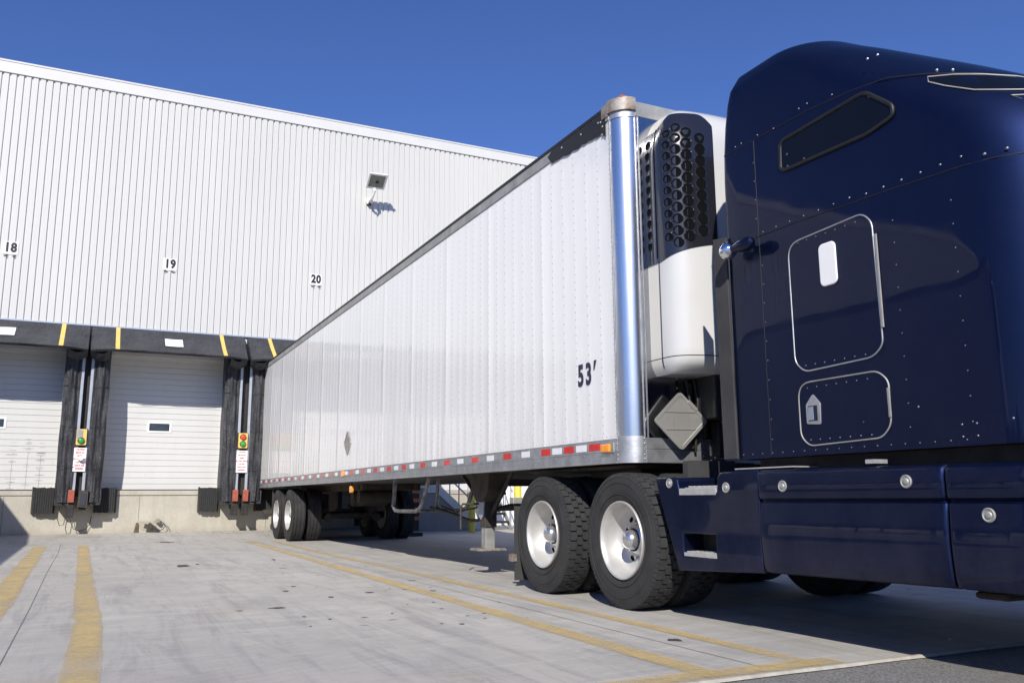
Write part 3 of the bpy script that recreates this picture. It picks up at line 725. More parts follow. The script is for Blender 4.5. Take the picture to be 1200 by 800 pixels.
# ------------------------------------------------------------ wheels
def tyre_profile(R, w, grooves):
    h = w/2; pr = [(-h*.78, .295), (-h*.95, .33), (-h*1.0, .40), (-h*.98, .455), (-h*.90, R-.028)]
    if grooves:
        pr += [(-h*.84, R-.010), (-h*.80, R-.003)]
        for g in (-.52, -.18, .18, .52):
            c = g*h*1.5; pr += [(c-.009, R), (c-.006, R-.014), (c+.006, R-.014), (c+.009, R)]
        pr += [(h*.80, R-.003), (h*.84, R-.010)]
    else:
        pr += [(-h*.82, R-.020), (h*.82, R-.020)]
    return pr+[(h*.90, R-.028), (h*.98, .455), (h*1.0, .40), (h*.95, .33), (h*.78, .295)]
def dual(parent, x, y, side, drive, chrome):
    """side=-1: the outer face looks towards -X. x = outer face of the outer tyre."""
    R, w = .520, .272
    for k in (0, 1):
        cx = x-side*(w/2+k*.335)
        # rim: outer wheel is dished inwards, inner wheel outwards
        s_ = side if k == 0 else -side
        ix = lambda d: cx+s_*(w/2-d)
        mb = MB()
        pr = [(.012, .300), (.004, .296), (.006, .286), (.016, .278), (.05, .272), (.12, .264), (.155, .244), (.178, .215), (.188, .195), (.190, .10), (.190, .03)]
        mb.lathe([(s_*(w/2-d), r) for d, r in pr], (cx, y, R), 'X', 64)
        mb.lathe([(s_*(w/2-d), r) for d, r in ((.012, .300), (.06, .291), (.22, .289), (.25, .30))], (cx, y, R), 'X', 48)
        mb.mi = 1
        for i in range(10 if k == 0 else 0):                # dark hand holes
            a = 2*PI*(i+.5)/10; c = Vector((ix(.188), y+.185*math.cos(a), R+.185*math.sin(a)))
            rad = Vector((0, math.cos(a), math.sin(a))); tan = Vector((0, -math.sin(a), math.cos(a)))
            mb.add([c+rad*(.020*math.cos(2*PI*j/14))+tan*(.027*math.sin(2*PI*j/14))+Vector((s_*.0030, 0, 0)) for j in range(14)], [tuple(range(14))])
        wheel = mb.build('wheel', [M_rim, M_hole], parent, smooth=35)
        if k == 0:
            hb = MB()
            hb.lathe([(s_*(w/2-d), q) for d, q in ((.189, .125), (.178, .122), (.150, .112), (.135, .100), (.128, .090))], (cx, y, R), 'X', 40)
            hb.lathe([(s_*(w/2-d), q) for d, q in ((.128, .078), (.095, .077), (.072, .069), (.054, .052), (.043, .03), (.040, .0))], (cx, y, R), 'X', 40)
            for i in range(10):
                a = 2*PI*i/10; c = Vector((ix(.189), y+.146*math.cos(a), R+.146*math.sin(a)))
                hb.cyl(c, c+Vector((s_*.022, 0, 0)), .012, .010, 6)
            hb.build('hub_cap', M_hub if chrome else M_aluD, wheel, smooth=35)
        tb = MB(); tb.lathe([(t_, r) for t_, r in tyre_profile(R, w, not drive)], (cx, y, R), 'X', 96)
        # moulded ring on the sidewall
        for rr in (.352, .438): tb.lathe([(s_*(w/2-.001), rr-.004), (s_*(w/2+.003), rr), (s_*(w/2-.001), rr+.004)], (cx, y, R), 'X', 72)
        if drive:
            NB_ = 40
            rows = ((-.085, .0, 8), (-.0285, .5, 6), (.0285, .0, 6), (.085, .5, 8))
            for tx, ph, ns in rows:
                hw = .029
                for i in range(NB_):
                    a0 = 2*PI*(i+ph)/NB_; da = 2*PI/NB_
                    sh = [(-1, -.20), (-.55, -.45), (.35, -.38), (.6, -.45), (1, -.20), (1, .24), (.55, .45), (-.35, .38), (-.6, .45), (-1, .24)] if ns == 6 else [(-1, -.45), (.55, -.45), (1, -.22), (1, .22), (.55, .45), (-1, .45)]
                    if tx > .05: sh = [(-q[0], q[1]) for q in sh][::-1]
                    n_ = len(sh); vs = []
                    for Rr, kk in ((R-.022, 1.), (R, .95)):
                        for (sx_, sy_) in sh:
                            aa = a0+da*sy_*kk; xx = tx+hw*sx_*kk*(1.12 if ns == 8 else 1); rr = Rr-(.004 if abs(xx) > .1 else 0)
                            vs.append((cx+xx, y+rr*math.cos(aa), R+rr*math.sin(aa)))
                    tb.add(vs, [tuple(range(n_, 2*n_))]+[(j, (j+1) % n_, n_+(j+1) % n_, n_+j) for j in range(n_)], 1)
            for sg in (-1, 1):                          # shoulder lugs
                for i in range(2*NB_):
                    a0 = 2*PI*(i+.25)/(2*NB_); da = 2*PI/(2*NB_)*.40; vs = []
                    for Rr, xx in ((R-.012, .113), (R-.038, .1265), (R-.036, .1295), (R-.008, .119)):
                        for q in (-1, 1): vs.append((cx+sg*xx, y+Rr*math.cos(a0+da*q), R+Rr*math.sin(a0+da*q)))
                    tb.add(vs, [(0, 1, 7, 6), (6, 7, 5, 4), (4, 5, 3, 2), (0, 6, 4, 2), (1, 3, 5, 7)], 1)
        else:
            pass
        tb.build('tyre', [M_rub, M_rubT], wheel, smooth=30 if not drive else 28)

# ------------------------------------------------------------ trailer
YR, YF, RC = -.40, -16.26, .15                           # rear, start of the nose corner, corner radius
YN = YF-RC; TX0, TX1 = 0., 2.60; ZB, ZR, ZT = 1.11, 1.305, 4.11; ZTR = 3.985
def make_trailer():
    t = thing('semi_trailer', "long white refrigerated semi trailer marked 53', backed up to door 20", 'trailer', (1.3, -8.0, 0))
    # side walls: shallow post lines pressed in
    for side, X in ((-1, TX0), (1, TX1)):
        mb = MB(); n = 52; L = (YR-YF)
        seq = [YF+i*.2055 for i in range(int(L/.2055)+1)]+[YR]
        def panel(u, v): return (X, YR+(YF-YR)*u, ZR+(ZTR-ZR)*v)
        ys = []
        for i, y in enumerate(seq[:-1]):
            dd = .0008 if i % 6 == 0 else .0003; ys += [(y, 0.), (y+.004, side*dd), (y+.020, side*dd), (y+.024, 0.)]
        ys.append((YR, 0.))
        vs = []
        for y, d in ys: vs += [(X+d, y, ZR), (X+d, y, ZTR)]
        mb.add(vs, [(2*i, 2*i+2, 2*i+3, 2*i+1) for i in range(len(ys)-1)])
        mb.mi = 1
        for i, y in enumerate(seq[1:-1]):
            if i % 3 == 2 and i % 6 != 5: pass
            step = .068 if (i % 2 == 0) else .085
            z = ZR+.05
            while z < ZTR-.03:
                mb.dome((X+side*.0002, y+.011, z), (side, 0, 0), .0062, .0034, 6, 2); z += step
        y = YR-.03
        while y > YF:
            mb.dome((X+side*.0002, y, ZR+.022), (side, 0, 0), .005, .003, 6, 2); y -= .065
        z = ZR+.04
        while z < ZTR: mb.dome((X+side*.0002, YF+.025, z), (side, 0, 0), .0055, .003, 6, 2); z += .045
        mb.build('side_wall', [M_tw, mat('dull_rivet_%d' % (side+2), (.36, .36, .37), .45, .3)], t, fixn=False, smooth=30)
        # bottom rail
        mb = MB(); xa, xb = (X+side*.0, X+side*.014)
        mb.box(min(X-side*.05, X+side*.012), max(X-side*.05, X+side*.012), YF, YR, ZB, ZR-.004)
        mb.box(min(X+side*.0125, X+side*.018), max(X+side*.0125, X+side*.018), YF, YR, ZB, ZB+.012)
        mb.box(min(X+side*.0125, X+side*.0165), max(X+side*.0125, X+side*.0165), YF, YR, ZR-.10, ZR-.094)
        rail = mb.build('bottom_rail', M_aluD if side > 0 else M_alu, t, bevel=.002)
        mb = MB(); y = YR-.06; i = 0
        while y > YF+.02:
            for z in (ZB+.035, ZB+.075): mb.dome((X+side*.0122, y, z), (side, 0, 0), .0075, .005, 8, 2)
            y -= .088 if i % 5 else .15; i += 1
        mb.build('rail_rivets', M_chrome, rail, smooth=40)
        # top rail with dark seal strip
        mb = MB(); mb.box(min(X-side*.04, X+side*.012), max(X-side*.04, X+side*.012), YF, YR, ZTR-.002, ZT-.028)
        mb.box(min(X-side*.04, X+side*.018), max(X-side*.04, X+side*.018), YF, YR, ZT-.027, ZT+.004, 1)
        mb.build('top_rail', [M_aluD, M_gask], t, bevel=.003)
        mb = MB(); y = YR-.05
        while y > YF+1.1: mb.dome((X+side*.0122, y, ZTR+.045), (side, 0, 0), .006, .004, 6, 2); y -= .07
        mb.build('top_rail_rivets', M_aluD, t, smooth=40)
        # conspicuity tape: alternating red and white
        cols = [M_rred, M_rwht, M_grey]; y = YF+.255; i = 0
        ta = MB()
        while y < YR-.1:
            w = .172; stp = (.213 if i < 4 else .405 if y < -11.6 else .315); xx0, xx1 = X+side*.0124, X+side*.0146
            fade = (y > -8.2)
            ta.box(min(xx0, xx1), max(xx0, xx1), y, min(y+w, YR-.01), ZR-.082, ZR-.026, 0 if i % 2 == 0 else 1)
            ta.box(min(xx0, xx1-side*.001), max(xx0, xx1-side*.001), y+w+.003, min(y+stp-.004, YR-.006), ZR-.080, ZR-.028, 2)
            y += (.213 if i < 4 else .405 if y < -11.6 else .315); i += 1
        ta.build('reflective_tape', cols, t)
    # roof, floor
    mb = MB(); mb.prism([(TX0+.03, ZT-.02), (TX0+.03, ZT-.05), (TX1-.03, ZT-.05), (TX1-.03, ZT-.02), (1.9, ZT+.005), (1.3, ZT+.012), (.7, ZT+.005)], 'Y', YF, YR); mb.build('roof', M_aluD, t)
    mb = MB(); mb.box(TX0+.051, TX1-.051, YN+.05, YR-.01, ZB+.09, ZB+.15)
    mb.build('floor', M_under, t)
    y = YR-.4
    while y > YF+.2: MB().box(TX0+.052, TX1-.052, y-.03, y+.03, ZB+.01, ZB+.089).build('cross_member', M_under, t); y -= .31
    MB().box(.55, 2.05, YF-.0, -13.9, ZB+.0, ZB+.009).build('skid_plate', M_under, t)
    # upper coupler plate under the nose
    mb = MB(); mb.box(.2, 2.4, -16.2, -14.3, ZB-.03, ZB-.002); mb.build('coupler_plate', M_grease, t, bevel=.01)
    # rear frame and doors
    mb = MB(); mb.box(TX0, TX1, YR+.001, YR+.06, ZB-.02, 1.30); mb.box(TX0, TX0+.1, YR+.001, YR+.06, 1.3, ZT); mb.box(TX1-.1, TX1, YR+.001, YR+.06, 1.3, ZT); mb.box(TX0+.1, TX1-.1, YR+.001, YR+.06, ZT-.14, ZT)
    mb.build('rear_frame', M_aluD, t)
    for s_ in (0, 1): MB().box(.105+s_*1.2, 1.295+s_*1.2, YR+.005, YR+.05, 1.305, ZT-.145).build('rear_door', M_tw, t)
    MB().box(.1, 2.5, YR-.16, YR-.06, .50, .60).box(.6, .7, YR-.14, YR-.07, .6, ZB).box(1.9, 2.0, YR-.14, YR-.07, .6, ZB).build('rear_guard', M_grease, t, bevel=.008)
    # nose: quarter-round chrome corners and the stainless front
    for side, X in ((-1, TX0), (1, TX1)):
        def corner(u, v, ex=0., z0=ZR+.0, z1=ZTR-.01):
            a = PI/2*u; r = RC+ex; cx = X-side*RC
            return (cx+side*r*math.cos(a), YF-r*math.sin(a), z0+(z1-z0)*v)
        MB().grid(lambda u, v: corner(u, v), 14, 2).build('chrome_corner', M_corner, t, smooth=60)
        mb = MB(); mb.grid(lambda u, v: corner(u, v, .014, ZB, ZB+.105), 14, 1); mb.grid(lambda u, v: corner(u, v, .010, ZB+.108, ZR+.012), 14, 1)
        mb.grid(lambda u, v: corner(u, v, .014*v, ZB+.0, ZB), 14, 1); mb.grid(lambda u, v: corner(u, v, .014-.004*v, ZB+.105, ZB+.108), 14, 1)
        mb.grid(lambda u, v: corner(u, v, .010*(1-v), ZR+.012, ZR+.013), 14, 1)
        for u in (.03, .95):
            for z in (.03, .065, .15, .19):
                c = corner(u, 0, .014, ZB+z, ZB+z); mb.dome(c, (side*math.cos(PI/2*u), -math.sin(PI/2*u), 0), .008, .006, 8, 2)
        mb.build('corner_base', M_alu, t, smooth=60)
        mb = MB(); mb.grid(lambda u, v: corner(u, v, .006, ZTR-.012, ZTR+.045), 14, 1)
        mb.build('corner_band', M_alu, t, smooth=60)
        mb = MB(); mb.grid(lambda u, v: corner(-.35+1.7*u if False else u, v, .026, ZTR+.045, ZT+.03), 14, 1); mb.grid(lambda u, v: corner(u, v, .026-(.2)*v, ZT+.03, ZT+.034), 14, 1)
        mb.grid(lambda u, v: corner(u, v, .006+.02*v, ZTR+.044, ZTR+.045), 14, 1)
        mb.box(min(X+side*.02, X-side*.05), max(X+side*.02, X-side*.05), YF, YF+.10, ZTR+.03, ZT+.02)
        mb.build('corner_cap', M_rust, t, smooth=60)
        MB().box(min(X+side*.002, X+side*.007), max(X+side*.002, X+side*.007), YF-.006, YF+.010, ZR, ZTR).build('edge_moulding', M_alu, t, bevel=.002)
    mb = MB(); mb.box(TX0+RC, TX1-RC, YN, YN+.03, ZR, ZTR); mb.mi = 1
    for X in (TX0+RC+.012, TX1-RC-.012, TX0+RC+.33):
        z = ZR+.03
        while z < ZTR: mb.dome((X, YN-.0005, z), (0, -1, 0), .007, .006, 6, 2); z += .075
    mb.build('nose_panel', [M_stain, M_chrome], t, smooth=30)
    mb = MB(); mb.box(TX0+RC-.003, TX0+RC+.005, YN-.008, YN-.001, ZR, ZTR); mb.box(TX0+RC+.028, TX0+RC+.034, YN-.008, YN-.001, ZR, ZTR); mb.build('nose_moulding', M_alu, t)
    mb = MB(); mb.box(TX0+RC, TX1-RC, YN-.014, YN+.03, ZB, ZB+.105); mb.box(TX0+RC, TX1-RC, YN-.010, YN+.03, ZB+.108, ZR-.001); mb.build('nose_base_rail', M_alu, t, bevel=.003)
    mb = MB(); mb.box(TX0+RC, TX1-RC, YN-.008, YN+.06, ZTR+.001, ZT+.004)
    for i in range(12): mb.dome((TX0+.2+.2*i, YN-.0085, ZTR+.06), (0, -1, 0), .008, .006, 6, 2)
    mb.build('nose_top_rail', M_aluD, t, bevel=.003)
    MB().box(.03, .10, YF-.14, YF-.06, ZT+.032, ZT+.045).build('broken_marker', M_orange, t)
    # torn dark patch at the front of the top rail
    mb = MB(); rnd = random.Random(3); P = [(YF+.06, ZT-.03)]
    ylist = [YF+1.0-.055*i for i in range(17)]
    low = [(y, ZTR-.02-.065*min(1, (YF+1.05-y)/.9)+rnd.uniform(-.012, .012)) for y in ylist]
    P = [(YF+1.08, ZTR+.06)]+low+[(YF+.05, ZTR-.14), (YF+.05, ZT-.035), (YF+1.0, ZT-.035)]
    mb.prism(P, 'X', -.0145, -.0085); mb.build('torn_gasket', M_gask, t)
    mb = MB()
    for y, z in ((YF+.09, ZTR-.03), (YF+.12, ZTR+.02), (YF+.16, ZTR+.03), (YF+.45, ZTR+.04), (YF+.8, ZTR+.05), (YF+.10, ZTR-.1)): mb.dome((-.0146, y, z), (-1, 0, 0), .010, .008, 8, 2)
    mb.build('gasket_bolts', M_aluD, t, smooth=40)
    # marker lights
    mb = MB(); mb.box(-.045, -.0125, YF+.075, YF+.20, 1.20, 1.265); mb.build('marker_light', M_amb, t, bevel=.010, seg=3)
    mb = MB(); mb.box(-.028, -.0125, YF+.03, YF+.21, 1.195, 1.275); mb.build('marker_base', M_aluD, t, bevel=.004)
    mb = MB(); mb.prism(rrect(-8.16, -8.02, 1.20, 1.29, .03), 'X', -.035, -.0125); mb.build('marker_light', M_amb, t, bevel=.006)
    mb = MB(); mb.prism(rrect(-8.44, -8.32, .94, 1.05, .04), 'X', .03, .07); mb.build('marker_light', M_amb, t, bevel=.006); MB().box(.04, .06, -8.40, -8.36, 1.05, ZB+.0).build('light_bracket', M_blk, t)
    MB().box(-.02, -.0125, YR-.045, YR-.005, 1.12, 1.23).build('rear_side_light', M_rred, t, bevel=.004)
    # lettering
    mb = MB(); put_text(mb, '5', .25, (-.0045, -15.705, 1.865), (0, -1, 0), (0, 0, 1), .001, .80, .009); put_text(mb, '3', .25, (-.0045, -15.835, 1.865), (0, -1, 0), (0, 0, 1), .001, .80, .009)
    mb.prism([(-15.915, 1.895), (-15.93, 1.895), (-15.965, 1.975), (-15.925, 1.975)], 'X', -.0055, -.0035)
    mb.build('length_number', M_inkn, t)
    # diamond placard holder on the side
    def diamond(c, ux, uy, un, a, name):
        c, ux, uy, un = map(Vector, (c, ux, uy, un)); k = a
        P = rpoly([(k, 0), (0, k), (-k, 0), (0, -k)], .035, 4); P2 = rpoly([(k*.86, 0), (0, k*.86), (-k*.86, 0), (0, -k*.86)], .02, 4); n = len(P)
        vs = [c+ux*p[0]+uy*p[1] for p in P]+[c+ux*p[0]+uy*p[1]+un*.016 for p in P]+[c+ux*p[0]+uy*p[1]+un*.016 for p in P2]+[c+ux*p[0]+uy*p[1]+un*.010 for p in P2]
        mb = MB(); mb.add(vs, [(i, (i+1) % n, n+(i+1) % n, n+i) for i in range(n)]+[(n+i, n+(i+1) % n, 2*n+(i+1) % n, 2*n+i) for i in range(n)]+[(2*n+i, 2*n+(i+1) % n, 3*n+(i+1) % n, 3*n+i) for i in range(n)]+[tuple(range(3*n, 4*n))])
        for q in (-.28, .30): mb.obox(c+uy*(q*k)+un*.0125, ux, uy, un, k*.55, .004, .003)
        mb.obox(c+ux*k*.45+uy*k*.52+un*.018, ux-uy, ux+uy, un, .05, .012, .003)
        return mb.build(name, M_plac, t, smooth=30)
    diamond((-.0035, -8.29, 1.73), (0, -1, 0), (0, 0, 1), (-1, 0, 0), .20, 'placard_holder')
    diamond((.42, YN-.10, 1.435), (.985, -.17, 0), (0, 0, 1), (-.17, -.985, 0), .235, 'placard_holder')
    MB().box(.36, .48, YN-.10, YN-.015, 1.38, 1.49).build('placard_bracket', M_blk, t)
    # landing gear
    for x in (.42, 2.18):
        s_ = -1 if x < 1 else 1
        mb = MB()
        mb.prism([(-13.12, ZB+.08), (-12.52, ZB+.08), (-12.60, .93), (-12.74, .80), (-12.94, .80), (-13.06, .93)], 'X', x-.11, x+.11)
        mb.box(x-.075, x+.075, -12.92, -12.76, .52, .86)
        leg = mb.build('landing_leg', M_grease, t, bevel=.01)
        mb = MB(); mb.box(x-.058, x+.058, -12.90, -12.78, .28, .53); mb.build('inner_leg', M_aluD, leg, bevel=.006)
        mb = MB(); mb.prism([(x-.17, .262), (x+.17, .262), (x+.15, .285), (x-.15, .285)], 'Y', -12.99, -12.69); mb.prism([(x-.07, .285), (x+.07, .285), (x+.05, .37), (x-.05, .37)], 'Y', -12.86, -12.82)
        mb.build('foot_pad', M_rust, leg, bevel=.004)
        mb = MB(); mb.prism([(-12.93, .84), (-12.75, .84), (-12.77, .66), (-12.84, .60), (-12.91, .66)], 'X', x-.095, x-.078); mb.build('gear_plate', M_galv, leg, bevel=.004)
        mb = MB(); mb.tube([(x, -12.80, .62), (x-.02*s_, -12.45, .88), (x-.0*s_, -12.05, ZB+.04)], .022, 8); mb.tube([(x, -12.9, .64), (x, -13.2, .88), (x, -13.5, ZB+.03)], .026, 8)
        mb.tube([(x, -12.9, .70), (1.3, -13.6, .95)], .03, 8); mb.build('brace', M_blk, leg, smooth=50)
    mb = MB(); mb.cyl((.5, -12.84, .72), (2.1, -12.84, .72), .022); mb.box(.52, 2.08, -12.88, -12.80, .98, 1.06); mb.build('cross_shaft', M_grease, t, smooth=40)
    mb = MB(); mb.tube([(.30, -12.84, .78), (.10, -12.84, .78), (.08, -12.84, .74), (.08, -12.84, .5)], .012, 8); mb.build('crank_handle', M_grease, t, smooth=50)
    # U shaped hanger and drooping hoses
    for x in (.28, .95):
        mb = MB(); mb.tube([(x, -9.86, ZB+.07), (x, -9.84, .86), (x, -9.80, .74), (x, -9.90, .675), (x, -10.1, .67), (x, -10.78, .675), (x, -10.95, .72), (x, -11.08, .84), (x, -11.32, ZB+.08)], .026, 10)
        mb.build('hanger_loop', M_pipe, t, smooth=50)
    MB().cyl((.28, -10.3, .672), (.95, -10.3, .672), .02).build('hanger_bar', M_pipe, t, smooth=50)
    mb = MB(); mb.tube([(.6, -10.5, .72), (.6, -11.2, .66), (.6, -11.9, .57), (.6, -12.2, .58), (.6, -12.35, .7), (.58, -12.3, .95), (.58, -12.1, ZB+.05)], .02, 8); mb.build('air_hose', M_blk, t, smooth=50)
    mb = MB(); mb.tube([(.8, -10.4, .74), (.8, -10.9, .66), (.8, -11.6, .72), (.9, -12.3, .9)], .012, 8)
    mb.build('air_hose', M_blk, t, smooth=50)
    # bogie: slider rails, axles, springs, tanks, mud flaps
    for y in (-3.76, -2.52):
        MB().cyl((.3, y, .50), (2.3, y, .50), .065).build('axle', M_grease, t, smooth=40)
        for x in (.80, 1.80):
            mb = MB(); mb.box(x-.05, x+.05, y-.55, y+.55, .66, .72); mb.prism([(y-.62, ZB-.07), (y-.42, ZB-.07), (y-.50, .60), (y-.58, .60)], 'X', x-.06, x+.06); mb.cyl((x, y+.2, .52), (x, y+.2, .95), .10)
            mb.box(x-.09, x+.09, y-.09, y+.09, .43, .66); mb.build('suspension', M_grease, t, bevel=.006)
        for x in (.78, 1.82): MB().cyl((x, y-.28, .46), (x, y-.05, .48), .085, .07).build('brake_chamber', M_grease, t, smooth=40)
        for x, s_ in ((0.005, -1), (2.595, 1)): dual(t, x, y, s_, False, False)
    mb = MB()
    for x in (.74, 1.78): mb.box(x, x+.08, -6.6, -1.5, ZB-.12, ZB+.01)
    for y in (-6.4, -5.2, -3.1, -1.8): mb.box(.74, 1.86, y-.05, y+.05, ZB-.10, ZB-.005)
    mb.build('slider_frame', M_grease, t, bevel=.006)
    mb = MB(); mb.cyl((.95, -5.2, .85), (1.65, -5.2, .85), .15, n=20); mb.cyl((.95, -5.65, .88), (1.65, -5.65, .88), .12, n=20); mb.build('air_tank', M_grease, t, smooth=40)
    for x in (.05, 1.96): MB().box(x, x+.60, -1.82, -1.81, .22, ZB-.02).build('mud_flap', M_rubstrip, t)
    mb = MB(); mb.box(.3, .5, -1.78, -1.5, .62, .80); mb.build('tool_bracket', M_aluD, t)
    return t
trailer = make_trailer()

# refrigeration unit (part of the trailer)
ux0, ux1, uyb = .235, 2.2, YN-.001
def uslice(z):
    """plan outline of the unit at height z: (depth, side inset)"""
    H0, H1 = 1.79, 4.05
    b = max(0., (1.91-z)/.12); tz = max(0., (z-3.60)/.44)
    d = .46*(1-.30*b**2)*(math.sqrt(max(0, 1-tz**2.4))*.75+.25 if tz > 0 else 1); ins = .05*b**2+.30*(1-math.sqrt(max(0, 1-tz**2.2)))
    if z < 1.795: d = .46*.66
    return d, ins
def ucontour(s, z, off=0.):
    """s in 0..1 walks the left side then the bulged front, to the middle; mirrored beyond 1"""
    mir = s > 1
    if mir: s = 2-s
    d, ins = uslice(z); x0 = ux0+ins; ds = min(.12, d*.45)
    if s < .2: p = Vector((x0, uyb-ds*(s/.2), 0)); n = Vector((-1, 0, 0))
    else:
        t = (s-.2)/.8; a = t*PI/2
        # super-elliptic bulge from the side to the flat middle
        ex = (1.23-x0); xx = x0+ex*(1-math.cos(a)**.62) if t < 1 else 1.23
        yy = uyb-ds-(d-ds)*(math.sin(a)**.52 if a > 0 else 0)
        p = Vector((xx, yy, 0)); n = Vector((-math.cos(a), -math.sin(a)**.6 if a > 0 else 0, 0)).normalized()
    p.z = z; p += n*off
    if mir: p.x = 2.46-p.x
    return tuple(p)
unit = None
S = sorted(set([i/10*.2 for i in range(11)]+[.2+.8*(i/40)**1.6 for i in range(41)]))
Sall = S+[2-s for s in S[::-1][1:]]
zs = [1.79, 1.795, 1.81, 1.84, 1.87, 1.91, 2.0, 2.4, 2.8, 3.2, 3.60]+[3.60+.44*math.sin(PI/2*i/10) for i in range(1, 11)]
mb = MB(); m_ = len(Sall); vs = [ucontour(s, z) for z in zs for s in Sall]
fs = [(j*m_+i, j*m_+i+1, (j+1)*m_+i+1, (j+1)*m_+i) for j in range(len(zs)-1) for i in range(m_-1)]
fs += [tuple(range(m_)), tuple((len(zs)-1)*m_+i for i in range(m_-1, -1, -1))]
mb.add(vs, fs)
nS = S.index(.2)
for f_i in range(len(mb.f)-2):
    if (f_i % (m_-1)) < nS+1: mb.m[f_i] = 1
unit = mb.build('reefer_unit', [M_reefw, M_reefg], trailer, smooth=50)
mb = MB(); S2 = [s for s in Sall]
mb.tube([ucontour(s, 1.915, -.001) for s in Sall], .004, 6); mb.tube([ucontour(.206, z, .0) for z in [1.84+.05*i for i in range(18)]], .006, 6)
mb.build('panel_gap', M_gask, unit, smooth=50)
# black perforated grille wrapped round the corner
def grille_side(side):
    mp = (lambda s: s) if side < 0 else (lambda s: 2-s)
    s0, s1 = .0, .745
    def zlow(s): return 2.69+.11*max(0, (s-.22)/.48)
    def ztop(s): 
        k = max(0., (.30-s)/.3); k2 = max(0., (s-.63)/.12)
        return 3.94-.13*min(1, k*3)**1.5-.14*k2**2
    Sg = [s for s in sorted(set([s0]+[q for q in S if s0 < q < s1]+[s1]))]
    mb = MB(); nv = 24; vs = [ucontour(mp(s), zlow(s)+(ztop(s)-zlow(s))*j/nv, .010) for s in Sg for j in range(nv+1)]
    mb.add(vs, [(i*(nv+1)+j, (i+1)*(nv+1)+j, (i+1)*(nv+1)+j+1, i*(nv+1)+j+1) for i in range(len(Sg)-1) for j in range(nv)])
    for s in (s0, s1):
        vs = []
        for j in range(nv+1):
            z = zlow(s)+(ztop(s)-zlow(s))*j/nv; vs += [ucontour(mp(s), z, .010), ucontour(mp(s), z, -.004)]
        mb.add(vs, [(2*j, 2*j+1, 2*j+3, 2*j+2) for j in range(nv)])
    for fz in (zlow, ztop):
        vs = []
        for s in Sg: vs += [ucontour(mp(s), fz(s), .010), ucontour(mp(s), fz(s), -.004)]
        mb.add(vs, [(2*j, 2*j+1, 2*j+3, 2*j+2) for j in range(len(Sg)-1)])
    # holes: dark recessed discs with glossy lips. position by arc length
    def at(sx, z, off): return Vector(ucontour(mp(sx), z, off))
    # arc length table
    A = [0.]; SS = [i/400*.8 for i in range(401)]   # arc length against s
    pp = [Vector(ucontour(s, 3.0)) for s in SS]
    for i in range(400): A.append(A[-1]+(pp[i+1]-pp[i]).length)
    def s_at(a):
        for i in range(400):
            if A[i+1] >= a: return SS[i]+(SS[i+1]-SS[i])*(a-A[i])/max(1e-9, A[i+1]-A[i])
        return .8
    holes = MB(); lips = MB(); n = 14; r = .038
    cols = ((.10, 0.3, 10, .030), (.325, .5, 10, .034), (.43, .0, 11, .037), (.54, .5, 10, .041), (.65, 0.0, 10, .043))
    for a, ph, cnt, r in cols:
        for i in range(cnt):
            z = 2.80+.0965*(i+ph)+.012
            sc = a
            if z > ztop(sc)-.055 or z < zlow(sc)+.05: continue
            ac = A[min(400, int(sc/.8*400))]
            ring = []; lip = []; lip2 = []
            for j in range(n):
                th = 2*PI*j/n
                ring.append(at(s_at(max(.002, ac+r*math.cos(th))), z+r*math.sin(th), .0108))
                lip.append(at(s_at(max(.001, ac+(r+.008)*math.cos(th))), z+(r+.008)*math.sin(th), .0102)); lip2.append(at(s_at(max(.001, ac+(r+.001)*math.cos(th))), z+(r+.001)*math.sin(th), .0165))
            holes.add(ring, [tuple(range(n))])
            lips.add(lip+lip2+ring, [(j, (j+1) % n, n+(j+1) % n, n+j) for j in range(n)]+[(n+j, n+(j+1) % n, 2*n+(j+1) % n, 2*n+j) for j in range(n)])
    mb.add(holes.v, holes.f, 1); mb.add(lips.v, lips.f, 0); g = mb.build('grille', [M_grille, M_hole], unit, smooth=50)
    MB().tube([ucontour(mp(.204), z, .0105) for z in [2.72+.1*i for i in range(12)]], .006, 6).build('grille_seam', M_hole, g)
grille_side(-1); grille_side(1)
# machinery and hoses under the unit
mb = MB(); mb.box(.62, 1.9, YN-.30, YN-.02, 1.45, 1.795); mb.box(.56, .60, YN-.05, YN-.012, 1.22, 1.75); mb.box(.78, .96, YN-.12, YN-.012, 1.15, 1.45)
mb.build('unit_underside', M_blk, unit, bevel=.015)
mb = MB()
for x, z in ((.52, 1.25), (.60, 1.2), (.70, 1.3)):
    mb = MB(); mb.tube([(x, YN-.06, 1.78), (x+.01, YN-.09, 1.6), (x-.02, YN-.08, z+.1), (x, YN-.05, z)], .011, 8); mb.build('hose', M_blk, unit, smooth=50)
mb = MB(); mb.tube([(.78, YN-.06, 1.7), (.83, YN-.25, 1.45), (.80, YN-.35, 1.2), (.7, YN-.25, 1.13), (.62, YN-.12, 1.16)], .016, 8); mb.build('hose', M_blk, unit, smooth=50)
mb = MB(); mb.tube([(.9, YN-.06, 1.65), (1.0, YN-.35, 1.4), (1.0, YN-.7, 1.15), (1.0, YN-.95, 1.2)], .016, 8)
mb.build('hose', M_blk, unit, smooth=50)
MB().box(.80, .93, YN-.19, YN-.13, 1.42, 1.62).build('white_box', M_aluD, unit, bevel=.006)

